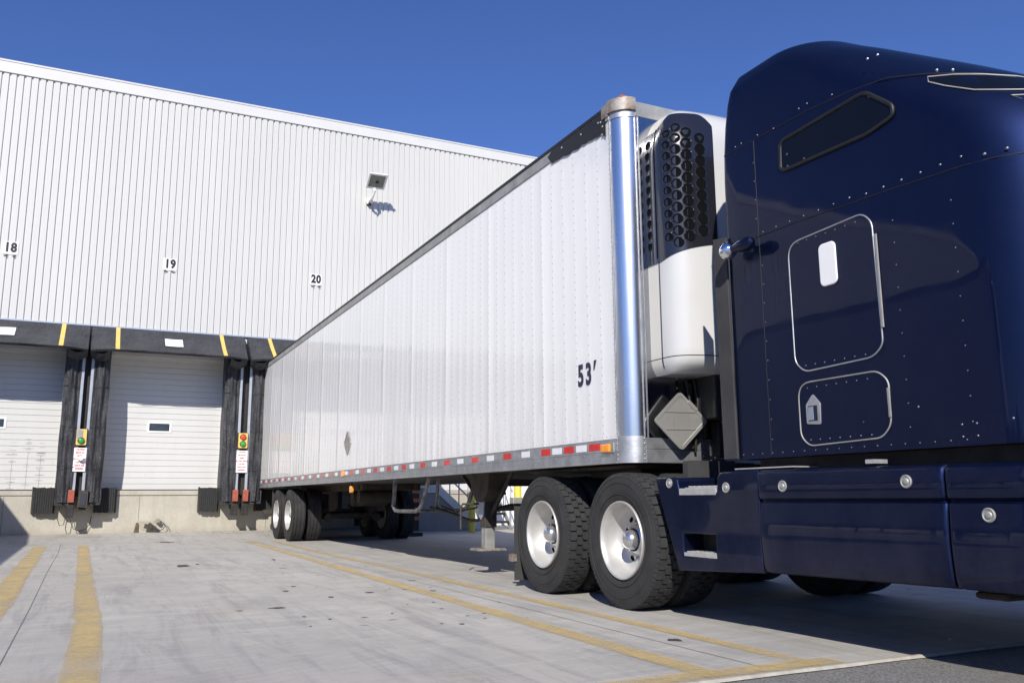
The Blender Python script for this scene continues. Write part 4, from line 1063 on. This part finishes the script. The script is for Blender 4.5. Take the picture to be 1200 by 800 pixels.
# ------------------------------------------------------------ tractor
tr = thing('semi_tractor', 'navy blue semi tractor with tall sleeper and side fairings coupled to the trailer', 'truck', (1.3, -19.0, 0))
ZK = [1.085, 2.45, 2.75, 3.0, 3.2, 3.4, 3.55, 3.65, 3.75, 3.82, 3.87, 3.90]
INS = [0, 0, 0, 0, 0, .0, .006, .022, .075, .25, .6, 1.08]
YRR = [-17.52, -17.52, -17.52, -17.52, -17.53, -17.55, -17.57, -17.58, -17.59, -17.62, -17.66, -17.7]
YFF = [-19.80, -19.80, -19.741, -19.486, -19.201, -18.893, -18.66, -18.5, -18.35, -18.24, -18.12, -17.98]
RFF = [.43, .44, .50, .55, .55, .5, .45, .42, .35, .3, .25, .2]
RRR = [.05, .05, .05, .05, .05, .06, .07, .08, .1, .12, .12, .1]
def itp(z, T):
    if z <= ZK[0]: return T[0]
    for i in range(len(ZK)-1):
        if z <= ZK[i+1]: k = (z-ZK[i])/(ZK[i+1]-ZK[i]); return T[i]+(T[i+1]-T[i])*k
    return T[-1]
def sl_contour(z):
    x0 = .1+itp(z, INS); yr, yf, rf, rr = (itp(z, q) for q in (YRR, YFF, RFF, RRR)); P = []
    for i in range(8): P.append((1.3+(x0+rf-1.3)*(i/8), yf))
    for i in range(17): a = PI/2*(1-i/16); P.append((x0+rf-rf*math.cos(a), yf+rf-rf*math.sin(a)))
    for i in range(1, 16): P.append((x0, yf+rf+(yr-rr-yf-rf)*i/16))
    for i in range(7): a = PI/2*i/6; P.append((x0+rr-rr*math.cos(a), yr-rr+rr*math.sin(a)))
    for i in range(1, 5): P.append((x0+rr+(1.3-x0-rr)*i/4, yr))
    Q = P+[(2.6-x, y) for x, y in P[::-1][1:-1]]
    return Q
zs = [1.085, 1.5, 1.9, 2.25, 2.45, 2.6, 2.75, 2.88, 3.0, 3.1, 3.2, 3.3, 3.4, 3.475, 3.55, 3.60, 3.65, 3.69, 3.72, 3.75, 3.775, 3.80, 3.82, 3.845, 3.87, 3.885, 3.90]
mb = MB(); C0 = [sl_contour(z) for z in zs]; m_ = len(C0[0]); vs = [(x, y, z) for z, c in zip(zs, C0) for x, y in c]
fs = [(j*m_+i, j*m_+(i+1) % m_, (j+1)*m_+(i+1) % m_, (j+1)*m_+i) for j in range(len(zs)-1) for i in range(m_)]
fs += [tuple(range(m_)), tuple((len(zs)-1)*m_+i for i in range(m_-1, -1, -1))]
mb.add(vs, fs); sleeper = mb.build('sleeper', M_navy, tr, smooth=50)
SX = .1
# seams and rivets
mb = MB()
def seam(pts, r=.0035): mb.tube([(x-.0005, y, z) for x, y, z in pts], r, 6)
roofseam = [(.1, -17.56, 3.19), (.1, -18.0, 3.195), (.1, -18.38, 3.195), (.1, -18.70, 3.175), (.1+.028, -18.93, 3.155), (.2, -19.12, 3.105), (.295, -19.31, 3.04), (.44, -19.455, 2.99), (1.3, -19.50, 2.98)]
seam(roofseam); seam([(.1, -17.56, 2.525), (.1, -18.2, 2.523), (.1, -18.9, 2.50), (.1, -19.36, 2.478), (.122, -19.50, 2.470), (.195, -19.64, 2.462), (.28, -19.72, 2.46)])
seam([(.1, -17.86, 3.19), (.1, -17.86, 1.10)], .002); 
mb.build('panel_seams', M_gask, sleeper, smooth=60)
mb = MB()
def riv(y, z, r=.0055, x=None):
    r *= .8; mb.dome(((SX if x is None else x)-.0003, y, z), (-1, 0, 0), r, r*.7, 8, 2)
for y, z in ((-17.68, 3.215), (-17.74, 3.218), (-17.90, 3.215), (-18.28, 3.24), (-18.35, 3.245), (-18.05, 3.2), (-18.55, 3.215)): riv(y, z, .007)
y = -17.9
while y > -19.36: riv(y, 2.545 if y > -18.7 else 2.53, .006 if y > -18.6 else .008); y -= .12
for k, (x, y) in enumerate(((.112, -19.46), (.145, -19.555), (.20, -19.645))): mb.dome((x-.003, y, 2.50), (-1, -.4, 0), .009, .007, 8, 2)
for yy in (-17.86, -18.90, -19.26):
    z = 1.2
    while z < 2.45: riv(yy-.015 if yy > -18 else yy, z, .0045); z += .125
z = 2.65
while z < 3.1: riv(-17.845, z, .0045); z += .13
for y0, y1, z in ((-17.6, -19.3, 1.115),):
    y = y0
    while y > y1: riv(y, z, .0045); y -= .09
for y, z in ((-19.2, 1.19), (-19.28, 1.19), (-19.28, 1.13), (-19.2, 1.13), (-18.96, 1.3), (-18.6, 1.25)): riv(y, z, .007)
for q in ((.44, -18.75, 3.56), (.40, -18.83, 3.52)): pass
for x, y, z in ((.112, -19.46, 1.20), (.15, -19.57, 1.20)): mb.dome((x, y, z), (-1, -.4, 0), .007, .005, 8, 2)
mb.build('rivets', M_riv, sleeper, smooth=50)
# side window
win = rpoly([(-18.11, 3.085), (-18.10, 2.905), (-18.135, 2.885), (-18.79, 2.87), (-18.965, 2.905), (-18.97, 2.965), (-18.79, 3.125)], .045, 5)
mb = MB(); mb.prism(win, 'X', SX-.006, SX+.02); w_ = mb.build('side_window', M_glass, sleeper)
mb = MB(); mb.tube([(SX-.004, y, z) for y, z in win], .013, 8, closed=True); mb.build('gasket', M_gask, w_, smooth=60)
mb = MB()
for y, z in ((-18.16, 2.98), (-18.3, 2.90), (-18.82, 3.08), (-18.16, 2.90)): mb.dome((SX-.0062, y, z), (-1, 0, 0), .010, .006, 10, 2)
mb.build('window_clips', M_grease, w_, smooth=50)
# luggage doors
for pts, nm in (([(-18.115, 2.40), (-18.70, 2.425), (-18.765, 2.36), (-18.775, 1.655), (-18.70, 1.60), (-18.19, 1.585), (-18.115, 1.65)], 'upper_hatch'), ([(-18.125, 1.52), (-18.72, 1.52), (-18.79, 1.46), (-18.785, 1.22), (-18.72, 1.155), (-18.19, 1.14), (-18.125, 1.20)], 'lower_hatch')):
    P = rpoly(pts, .10, 6); mb = MB(); mb.prism(P, 'X', SX-.003, SX+.01); h = mb.build(nm, M_navy, sleeper)
    mb = MB(); mb.tube([(SX-.003, y, z) for y, z in P], .0048, 8, closed=True); mb.build('chrome_trim', M_aluD if nm == 'lower_hatch' else M_alu, h, smooth=60)
    zc0 = min(p[1] for p in P); zc1 = max(p[1] for p in P)
    mb = MB()
    y = -18.2
    while y > -18.72: mb.dome((SX-.0032, y, zc0+.035), (-1, 0, 0), .0045, .003, 6, 2); mb.dome((SX-.0032, y, zc1-.035), (-1, 0, 0), .004, .003, 6, 2); y -= .075
    mb.build('hatch_rivets', M_riv, h, smooth=50)
    MB().box(SX-.012, SX-.003, -18.795, -18.778, (1.75 if nm == 'upper_hatch' else 1.26), (2.28 if nm == 'upper_hatch' else 1.42)).build('hinge', M_aluD, h, bevel=.003)
    if nm == 'upper_hatch':
        mb = MB(); mb.prism(rrect(-18.50, -18.37, 2.065, 2.325, .035), 'X', SX-.016, SX-.003); mb.build('latch_plate', M_white, h, bevel=.006)
    else:
        mb = MB(); mb.prism(rpoly([(-18.185, 1.27), (-18.295, 1.26), (-18.30, 1.385), (-18.245, 1.445), (-18.185, 1.385)], .012), 'X', SX-.012, SX-.003); l_ = mb.build('latch', M_alu, h, bevel=.003)
        MB().box(SX-.0145, SX-.0122, -18.275, -18.205, 1.285, 1.375).build('latch_recess', M_gask, l_); MB().box(SX-.020, SX-.0148, -18.25, -18.207, 1.29, 1.37).build('latch_paddle', M_chrome, l_, bevel=.002)
# skylights on the sloping front
def sky_window(pts, nm):
    pts = [Vector(p) for p in pts]; mb = MB(); c = sum(pts, Vector())/len(pts)
    mb.add([c]+pts, [(0, 1+i, 1+(i+1) % len(pts)) for i in range(len(pts))])
    w = mb.build(nm, M_glass, sleeper); MB().tube(pts, .009, 8, closed=True).build('trim', M_alu, w, smooth=60)
def sfront(x, z, off=.006):                              # point on the sloping front surface
    x0 = .1+itp(z, INS); yf, rf = itp(z, YFF), itp(z, RFF)
    if x < x0+rf:
        cc = max(-1, min(1, (x0+rf-x)/rf)); yy = yf+rf-rf*math.sqrt(max(0, 1-cc*cc)); n = Vector((-cc, -math.sqrt(max(0, 1-cc*cc)), .35)).normalized()
    else: yy = yf; n = Vector((0, -.8, .6))
    return Vector((x, yy, z))+n*off
top = [sfront(x, z) for x, z in ((.19, 3.075), (.25, 3.05), (.32, 3.01), (.42, 2.975), (.6, 2.955), (.9, 2.95), (1.22, 2.95))]
bot = [sfront(x, z) for x, z in ((1.22, 2.83), (.9, 2.83), (.6, 2.83), (.42, 2.835), (.30, 2.84), (.20, 2.89), (.17, 2.97), (.165, 3.03))]
def strip_window(A, B, nm):
    mb = MB(); n = len(A); Bq = B[::-1]
    k = 12
    def lerp(L, t):
        f = t*(len(L)-1); i = min(int(f), len(L)-2); return L[i].lerp(L[i+1], f-i)
    mb.grid(lambda u, v: tuple(lerp(A, u).lerp(lerp(Bq, u), v)), k, 3); w = mb.build(nm, M_glass, sleeper, smooth=60)
    MB().tube(A+B, .0042, 8, closed=True).build('trim', M_aluD, w, smooth=60)
strip_window(top, bot, 'skylight')
strip_window([Vector((2.6-p.x, p.y, p.z)) for p in top], [Vector((2.6-p.x, p.y, p.z)) for p in bot], 'skylight')
A2 = [sfront(x, z) for x, z in ((.245, 2.80), (.4, 2.79), (.8, 2.785), (1.22, 2.785))]; B2 = [sfront(x, z) for x, z in ((1.22, 2.55), (.8, 2.55), (.42, 2.58), (.30, 2.70))]
strip_window(A2, B2, 'windscreen_upper'); strip_window([Vector((2.6-p.x, p.y, p.z)) for p in A2], [Vector((2.6-p.x, p.y, p.z)) for p in B2], 'windscreen_upper')
# roof rivets/clips near the top seam
mb = MB()
for x, z in ((.105, 3.33), (.108, 3.335)): pass
for p in ((.10, -18.90, 3.30), (.10, -18.83, 3.31)): mb.dome((p[0]-.002, p[1], p[2]), (-1, 0, .2), .008, .008, 8, 2)
for xx, zz in ((.26, 3.13), (.30, 3.11)):
    q = sfront(xx, zz, 0.); mb.dome(q, (-.6, -.5, .4), .009, .009, 8, 2)
mb.build('roof_clips', M_alu, sleeper, smooth=50)
# rear side extenders
for x in (.085, 2.515):
    mb = MB(); mb.prism([(-17.565, 1.09), (-17.43, 1.09), (-17.42, 2.62), (-17.555, 2.60)], 'X', x-.008, x+.008); mb.build('side_extender', M_rubstrip, tr, bevel=.004)
# rear work lamp: navy bullet with chrome bowl
mb = MB(); c = Vector((.0, -17.80, 2.465))
mb.lathe([(-.11, .0), (-.10, .030), (-.06, .045), (.0, .042), (.06, .028), (.085, .024)], c, 'Y', 24); mb.cyl((.0, -17.83, 2.465), (.1, -17.85, 2.46), .014)
lamp = mb.build('work_lamp', M_navy, tr, smooth=50)
mb = MB(); mb.lathe([(.085, .024), (.10, .050), (.125, .060), (.16, .054), (.185, .036), (.197, .0)], c, 'Y', 28); mb.build('chrome_bowl', M_chrome, lamp, smooth=60)
# lower body rocker between sleeper and fairing
mb = MB(); mb.box(.22, 2.38, -20.0, -17.62, 1.0, 1.084); mb.build('sleeper_floor', M_blk, tr)
mb = MB()
mb.box(.86, .94, -20.6, -13.9, .78, 1.0); mb.box(1.66, 1.74, -20.6, -13.9, .78, 1.0)
for y in (-14.2, -15.5, -17.1, -18.6): mb.box(.94, 1.66, y-.06, y+.06, .80, .98)
mb.build('chassis_frame', M_grease, tr, bevel=.006)
mb = MB(); mb.prism([(.45, -15.9), (.45, -15.1), (.9, -14.85), (1.15, -14.85), (1.25, -15.3), (1.35, -15.3), (1.45, -14.85), (1.7, -14.85), (2.15, -15.1), (2.15, -15.9)], 'Z', 1.02, 1.078); mb.box(.6, 2.0, -15.75, -15.35, .98, 1.019)
mb.build('fifth_wheel', M_grease, tr, bevel=.008)
MB().box(.60, .98, -16.70, -16.52, .98, 1.105).build('deck_box', M_blk, tr)
mb = MB(); mb.prism(rrect(.27, .72, .93, 1.115, .012), 'Y', -16.78, -16.72)
for x in (.33, .43, .53, .63): mb.dome((x, -16.781, .955), (0, -1, 0), .008, .006, 8, 2)
mb.build('deck_flap', M_rubstrip, tr)
mb = MB(); mb.box(.06, .86, -17.45, -16.95, .885, .912); mb.box(.94, 1.66, -18.0, -16.9, 1.01, 1.03)
for i in range(9): mb.box(.065, .855, -17.43+.053*i, -17.415+.053*i, .9125, .922)
mb.build('deck_plate', M_tread, tr, bevel=.003)
mb = MB(); mb.box(.02, .5, -18.12, -17.60, 1.018, 1.026); mb.build('catwalk', M_tread, tr); MB().box(.02, .12, -18.72, -18.66, 1.018, 1.04).build('catwalk', M_tread, tr)
mb = MB()
for y in (-16.24, -14.9):
    mb = MB(); mb.cyl((.3, y, .52), (2.3, y, .52), .07); mb.lathe([(-.22, .09), (-.15, .19), (0, .24), (.15, .19), (.22, .09)], (1.3, y, .53), 'X', 24)
    for x in (.98, 1.62): mb.box(x-.05, x+.05, y-.5, y+.5, .60, .66); mb.box(x-.1, x+.1, y-.1, y+.1, .44, .76)
    mb.build('axle', M_grease, tr, smooth=40)
MB().cyl((1.3, -16.5, .6), (1.3, -20, .72), .05).build('drive_shaft', M_grease, tr, smooth=40)
for y in (-14.93, -16.24):
    for x, s_ in ((.0, -1), (2.60, 1)): dual(tr, x, y, s_, True, True)
# tractor mud flaps with hangers
for x in (-.005, 2.015):
    mb = MB(); mb.prism([(x+.06, .06), (x+.59, .06), (x+.59, .80), (x+.06, .80)], 'Y', -14.275, -14.262); f_ = mb.build('mud_flap', M_rubstrip, tr)
    mb = MB(); mb.box(x+.03, x+.62, -14.31, -14.22, .79, .85); mb.tube([(x+.6, -14.26, .82), (.9 if x < 1 else 1.7, -14.26, .92)], .025, 8); mb.build('flap_hanger', M_aluD, f_, bevel=.006)
    MB().box(x+.02, x+.075, -14.29, -14.22, .24, .31).build('flap_weight', M_rust, f_)

# side fairings
def fair_profile(z0, z1, groove=.822, bulge=.02):
    """(x offset outward, z) from bottom to top"""
    P = [(-.06, z0), (-.012, z0+.012), (.0, z0+.04)]
    for i in range(1, 8):
        z = z0+.04+(groove-.012-z0-.04)*i/8; P.append((bulge*math.sin(PI*i/8)*.6, z))
    P += [(.002, groove-.014), (-.006, groove-.008), (-.010, groove), (-.004, groove+.006), (.008, groove+.014), (.012, groove+.03)]
    P += [(.012, z1-.05), (.006, z1-.02), (-.012, z1-.004), (-.03, z1), (-.20, z1+.004)]
    return P
def fairing(y0, y1, zb0, zb1, zt0, zt1, side, n=10, wrap=None):
    """y0 rear, y1 front"""
    mb = MB(); rows = []
    L_ = abs(y1-y0); us = [0, .004/L_, .011/L_, .022/L_]+[i/n for i in range(1, n)]+[1-.022/L_, 1-.011/L_, 1-.004/L_, 1]; n = len(us)-1
    eds = {0: -.022, 1: -.011, 2: -.004, n: -.022, n-1: -.011, n-2: -.004}
    for i in range(n+1):
        u = us[i]; y = y0+(y1-y0)*u; pr = fair_profile(zb0+(zb1-zb0)*u, zt0+(zt1-zt0)*u)
        sh = wrap(u) if wrap else 0
        ed = eds.get(i, 0)
        rows.append([((0-(dx+ed)+sh) if side < 0 else 2.6+(dx+ed)-sh, y, z) for dx, z in pr])
    m_ = len(rows[0]); mb.add([p for r in rows for p in r], [(i*m_+j, (i+1)*m_+j, (i+1)*m_+j+1, i*m_+j+1) for i in range(n) for j in range(m_-1)])
    return mb
for side in (-1, 1):
    sx = (lambda x: x) if side < 0 else (lambda x: 2.6-x)
    # step box
    mb = MB()
    rear = lambda z: -16.985+(z-.345)/(.985-.345)*(-16.735+16.985)
    yo0, yo1 = -17.40, -17.045                      # step recess
    zsA, zsB = .445, .600
    F = -17.835
    n0, n1 = -17.02, -17.43
    def face(P): mb.add([(sx(0.), *q) for q in P], [tuple(range(len(P)))])
    zb_ = lambda y: .345+(y+16.985)/(F+16.985)*(.385-.345)
    face([(rear(zsA), zsA), (yo1, zsA), (yo1, zb_(yo1)), (rear(.345), .345)]); face([(rear(zsB), zsB), (yo1, zsB), (yo1, zsA), (rear(zsA), zsA)])
    face([(yo1, zsA), (yo0, zsA), (yo0, zb_(yo0)), (yo1, zb_(yo1))]); face([(yo0, zsA), (F, zsA), (F, zb_(F)), (yo0, zb_(yo0))]); face([(yo0, zsB), (F, zsB), (F, zsA), (yo0, zsA)])
    face([(rear(.88), .88), (n0, .88), (n1, .88), (F, .88), (F, zsB), (yo0, zsB), (yo1, zsB), (rear(zsB), zsB)])
    ta = [(rear(.965), .965), (rear(.985)-.02, .985), (-16.975, .985), (-17.0, .97)]; tb = [(n1-.012, .975), (n1-.035, 1.0), (n1-.06, 1.006), (F, 1.012)]
    face([(rear(.88), .88)]+ta+[(n0, .88)]); face([(n1, .88)]+tb+[(F, .88)])
    def ret(path, x1=.16, x0=0.):
        vs = []
        for q in path: vs += [(sx(x0), *q), (sx(x1), *q)]
        mb.add(vs, [(2*i, 2*i+1, 2*i+3, 2*i+2) for i in range(len(path)-1)])
    ret([(rear(.345), .345), (rear(zsA), zsA), (rear(zsB), zsB), (rear(.88), .88)]+ta+[(n0, .88), (n1, .88)]+tb, .35)
    ret([(rear(.345), .345), (yo1, zb_(yo1)), (yo0, zb_(yo0)), (F, zb_(F))], .35)
    ret([(F, zb_(F)), (F, zsA), (F, zsB), (F, .88), (F, 1.012)], .05)
    ret([(yo1, zsA), (yo1, zsB), (yo0, zsB), (yo0, zsA), (yo1, zsA)], .18)
    fb = mb.build('step_fairing', M_navy, tr, smooth=38, bevel=.014, seg=3, weld=True)
    mb = MB(); mb.add([(sx(.178), *q) for q in ((yo1, zsA), (yo0, zsA), (yo0, zsB), (yo1, zsB))], [(0, 1, 2, 3)]); mb.build('recess_back', M_blk, fb)
    mb = MB(); a, b = sx(.004), sx(.17); mb.box(min(a, b), max(a, b), yo0+.004, yo1-.004, zsA+.001, zsA+.026)
    for i in range(7): mb.box(min(a, b), max(a, b), yo0+.012+.048*i, yo0+.032+.048*i, zsA+.0265, zsA+.036)
    mb.build('step', M_tread, fb, bevel=.002)
    mb = MB(); a, b = sx(-.001), sx(.05); mb.box(min(a, b), max(a, b), n1+.005, n0-.002, .858, .905); mb.build('step_edge', M_tread, fb, bevel=.004)
    mb = fairing(F-.002, -19.149, .385, .405, 1.012, 1.0, side, 14); m2 = mb.build('side_fairing', M_navy, tr, smooth=35)
    def wr(u): return .0 if u < .35 else .30*((u-.35)/.65)**2
    mb = fairing(-19.153, -20.05, .405, .40, 1.0, .99, side, 24, wr); mb.build('side_fairing', M_navy, tr, smooth=35)
    # backing so that no light shows through the panels
    mb = MB(); a, b = sx(.05), sx(.07); mb.box(min(a, b), max(a, b), -19.95, -17.85, .41, .985); a, b = sx(.05), sx(.36); mb.box(min(a, b), max(a, b), -17.80, -17.46, .40, .86); mb.build('fairing_backing', M_blk, tr)
    # round bolts
    for y, z, dx in ((-16.915, .943, 0), (-17.53, .905, 0), (-18.06, .907, .012), (-18.94, .918, .012), (-19.375, .757, .010)):
        mb = MB(); x = sx(-dx); s_ = side
        mb.lathe([(0, .034), (s_*.006, .034), (s_*.009, .029), (s_*.005, .024), (s_*.004, .018), (s_*.010, .014), (s_*.012, .008), (s_*.012, 0)], (x, y, z), 'X', 24)
        mb.build('round_bolt', M_aluD, tr, smooth=35)
# things hanging under the frame
for x_, rr_ in ((.37, .20), (2.25, .24)): MB().cyl((x_, -17.9, .58), (x_, -19.0, .58), rr_, n=24).build('fuel_tank', M_grease, tr, smooth=40)
mb = MB(); mb.box(.75, 1.1, -19.1, -18.35, .33, .60); mb.box(.6, .85, -19.0, -18.8, .30, .34); mb.build('exhaust_box', M_grease, tr, bevel=.03)

# cab, hood and front axle (beyond the right edge of the picture)
mb = MB(); P = [(-19.8, 1.05), (-21.15, 1.05), (-21.2, 1.75), (-20.75, 2.50), (-20.3, 2.62), (-19.8, 2.62)]
mb.prism(P, 'X', .34, 2.26); cab = mb.build('cab', M_navy, tr, bevel=.07, seg=4)
mb = MB(); mb.prism([(-19.92, 1.12), (-20.95, 1.12), (-20.98, 1.75), (-20.62, 2.40), (-19.92, 2.44)], 'X', .328, .345); d_ = mb.build('cab_door', M_navy, cab, bevel=.01)
MB().prism([(-20.02, 1.80), (-20.88, 1.80), (-20.58, 2.33), (-20.02, 2.36)], 'X', .322, .329).build('door_window', M_glass, d_)
MB().box(.30, .327, -20.18, -20.02, 1.55, 1.60).build('handle', M_chrome, d_, bevel=.005)
mb = MB(); mb.obox((1.3, -20.985, 2.12), (1, 0, 0), (0, .45, .75), (0, -.75, .45), .82, .36, .012); mb.build('windscreen', M_glass, cab)
def hood(u, v):
    y = -21.15-1.75*u; hw = .92-.12*u; zt = 1.80-.22*u-.25*u**3; a = PI*v
    return (1.3-hw*math.copysign(abs(math.cos(a))**.45, math.cos(a)), y, .85+(zt-.85)*max(0, math.sin(a))**.45)
mb = MB(); mb.grid(hood, 16, 28); mb.build('hood', M_navy, tr, smooth=50)
mb = MB(); mb.box(.75, 1.85, -22.93, -22.88, .75, 1.50); g_ = mb.build('grille_front', M_chrome, tr, bevel=.03)
mb = MB()
for i in range(9): mb.box(.82, 1.78, -22.945, -22.931, .82+.07*i, .85+.07*i)
mb.build('grille_bars', M_gask, g_)
mb = MB(); mb.box(.12, 2.48, -23.15, -22.95, .42, .74); mb.build('front_bumper', M_chrome, tr, bevel=.05, seg=3)
for x in (.42, 2.18):
    mb = MB(); mb.box(x-.17, x+.17, -22.93, -22.75, .98, 1.16); mb.build('headlight', M_white, tr, bevel=.04, seg=3)
    s_ = -1 if x < 1 else 1; cx = x+s_*.05
    def fender(u, v, x=x): a = PI*(.02+.96*u); r = .66; return (x-.28+.50*v, -21.95+r*math.cos(a), .48+r*math.sin(a)*(.98-.04*(2*v-1)**2))
    MB().grid(fender, 20, 6).build('fender', M_navy, tr, smooth=60)
    w = MB(); xo = .14 if x < 1 else 2.46; w.lathe([(s_*-t_, r) for t_, r in ((.03, .300), (.02, .29), (.03, .27), (.02, .2), (-.03, .12), (-.05, .08), (-.06, 0))], (xo, -21.95, .52), 'X', 48); ww = w.build('wheel', M_rim, tr, smooth=35)
    w = MB(); w.lathe([(t_, r) for t_, r in tyre_profile(.52, .28, True)], (xo-s_*.14, -21.95, .52), 'X', 72); w.build('tyre', M_rub, ww, smooth=30)
mb = MB(); mb.box(.1, .34, -20.9, -20.0, .35, .45); mb.box(.12, .34, -20.85, -20.1, .68, .76); mb.build('cab_step', M_tread, tr, bevel=.01)
for x in (.02, 2.58):
    mb = MB(); mb.tube([(.36 if x < 1 else 2.24, -20.8, 2.35), (x, -20.9, 2.35), (x, -20.9, 1.65), (.36 if x < 1 else 2.24, -20.8, 1.65)], .014, 8); mm = mb.build('mirror_arm', M_chrome, tr, smooth=50)
    MB().box(x-.07, x+.07, -20.97, -20.91, 1.75, 2.25).build('mirror', M_chrome, mm, bevel=.02)

# the other docked trailer, left of the picture: it throws the shadow on the dock wall
t2 = copy_tree(trailer, None, (1.3-10.45, -8.0, 0)); t2['label'] = 'second white semi trailer docked at the far left, beyond the picture edge'
trailer['group'] = t2['group'] = 'white semi trailers backed up to the dock'
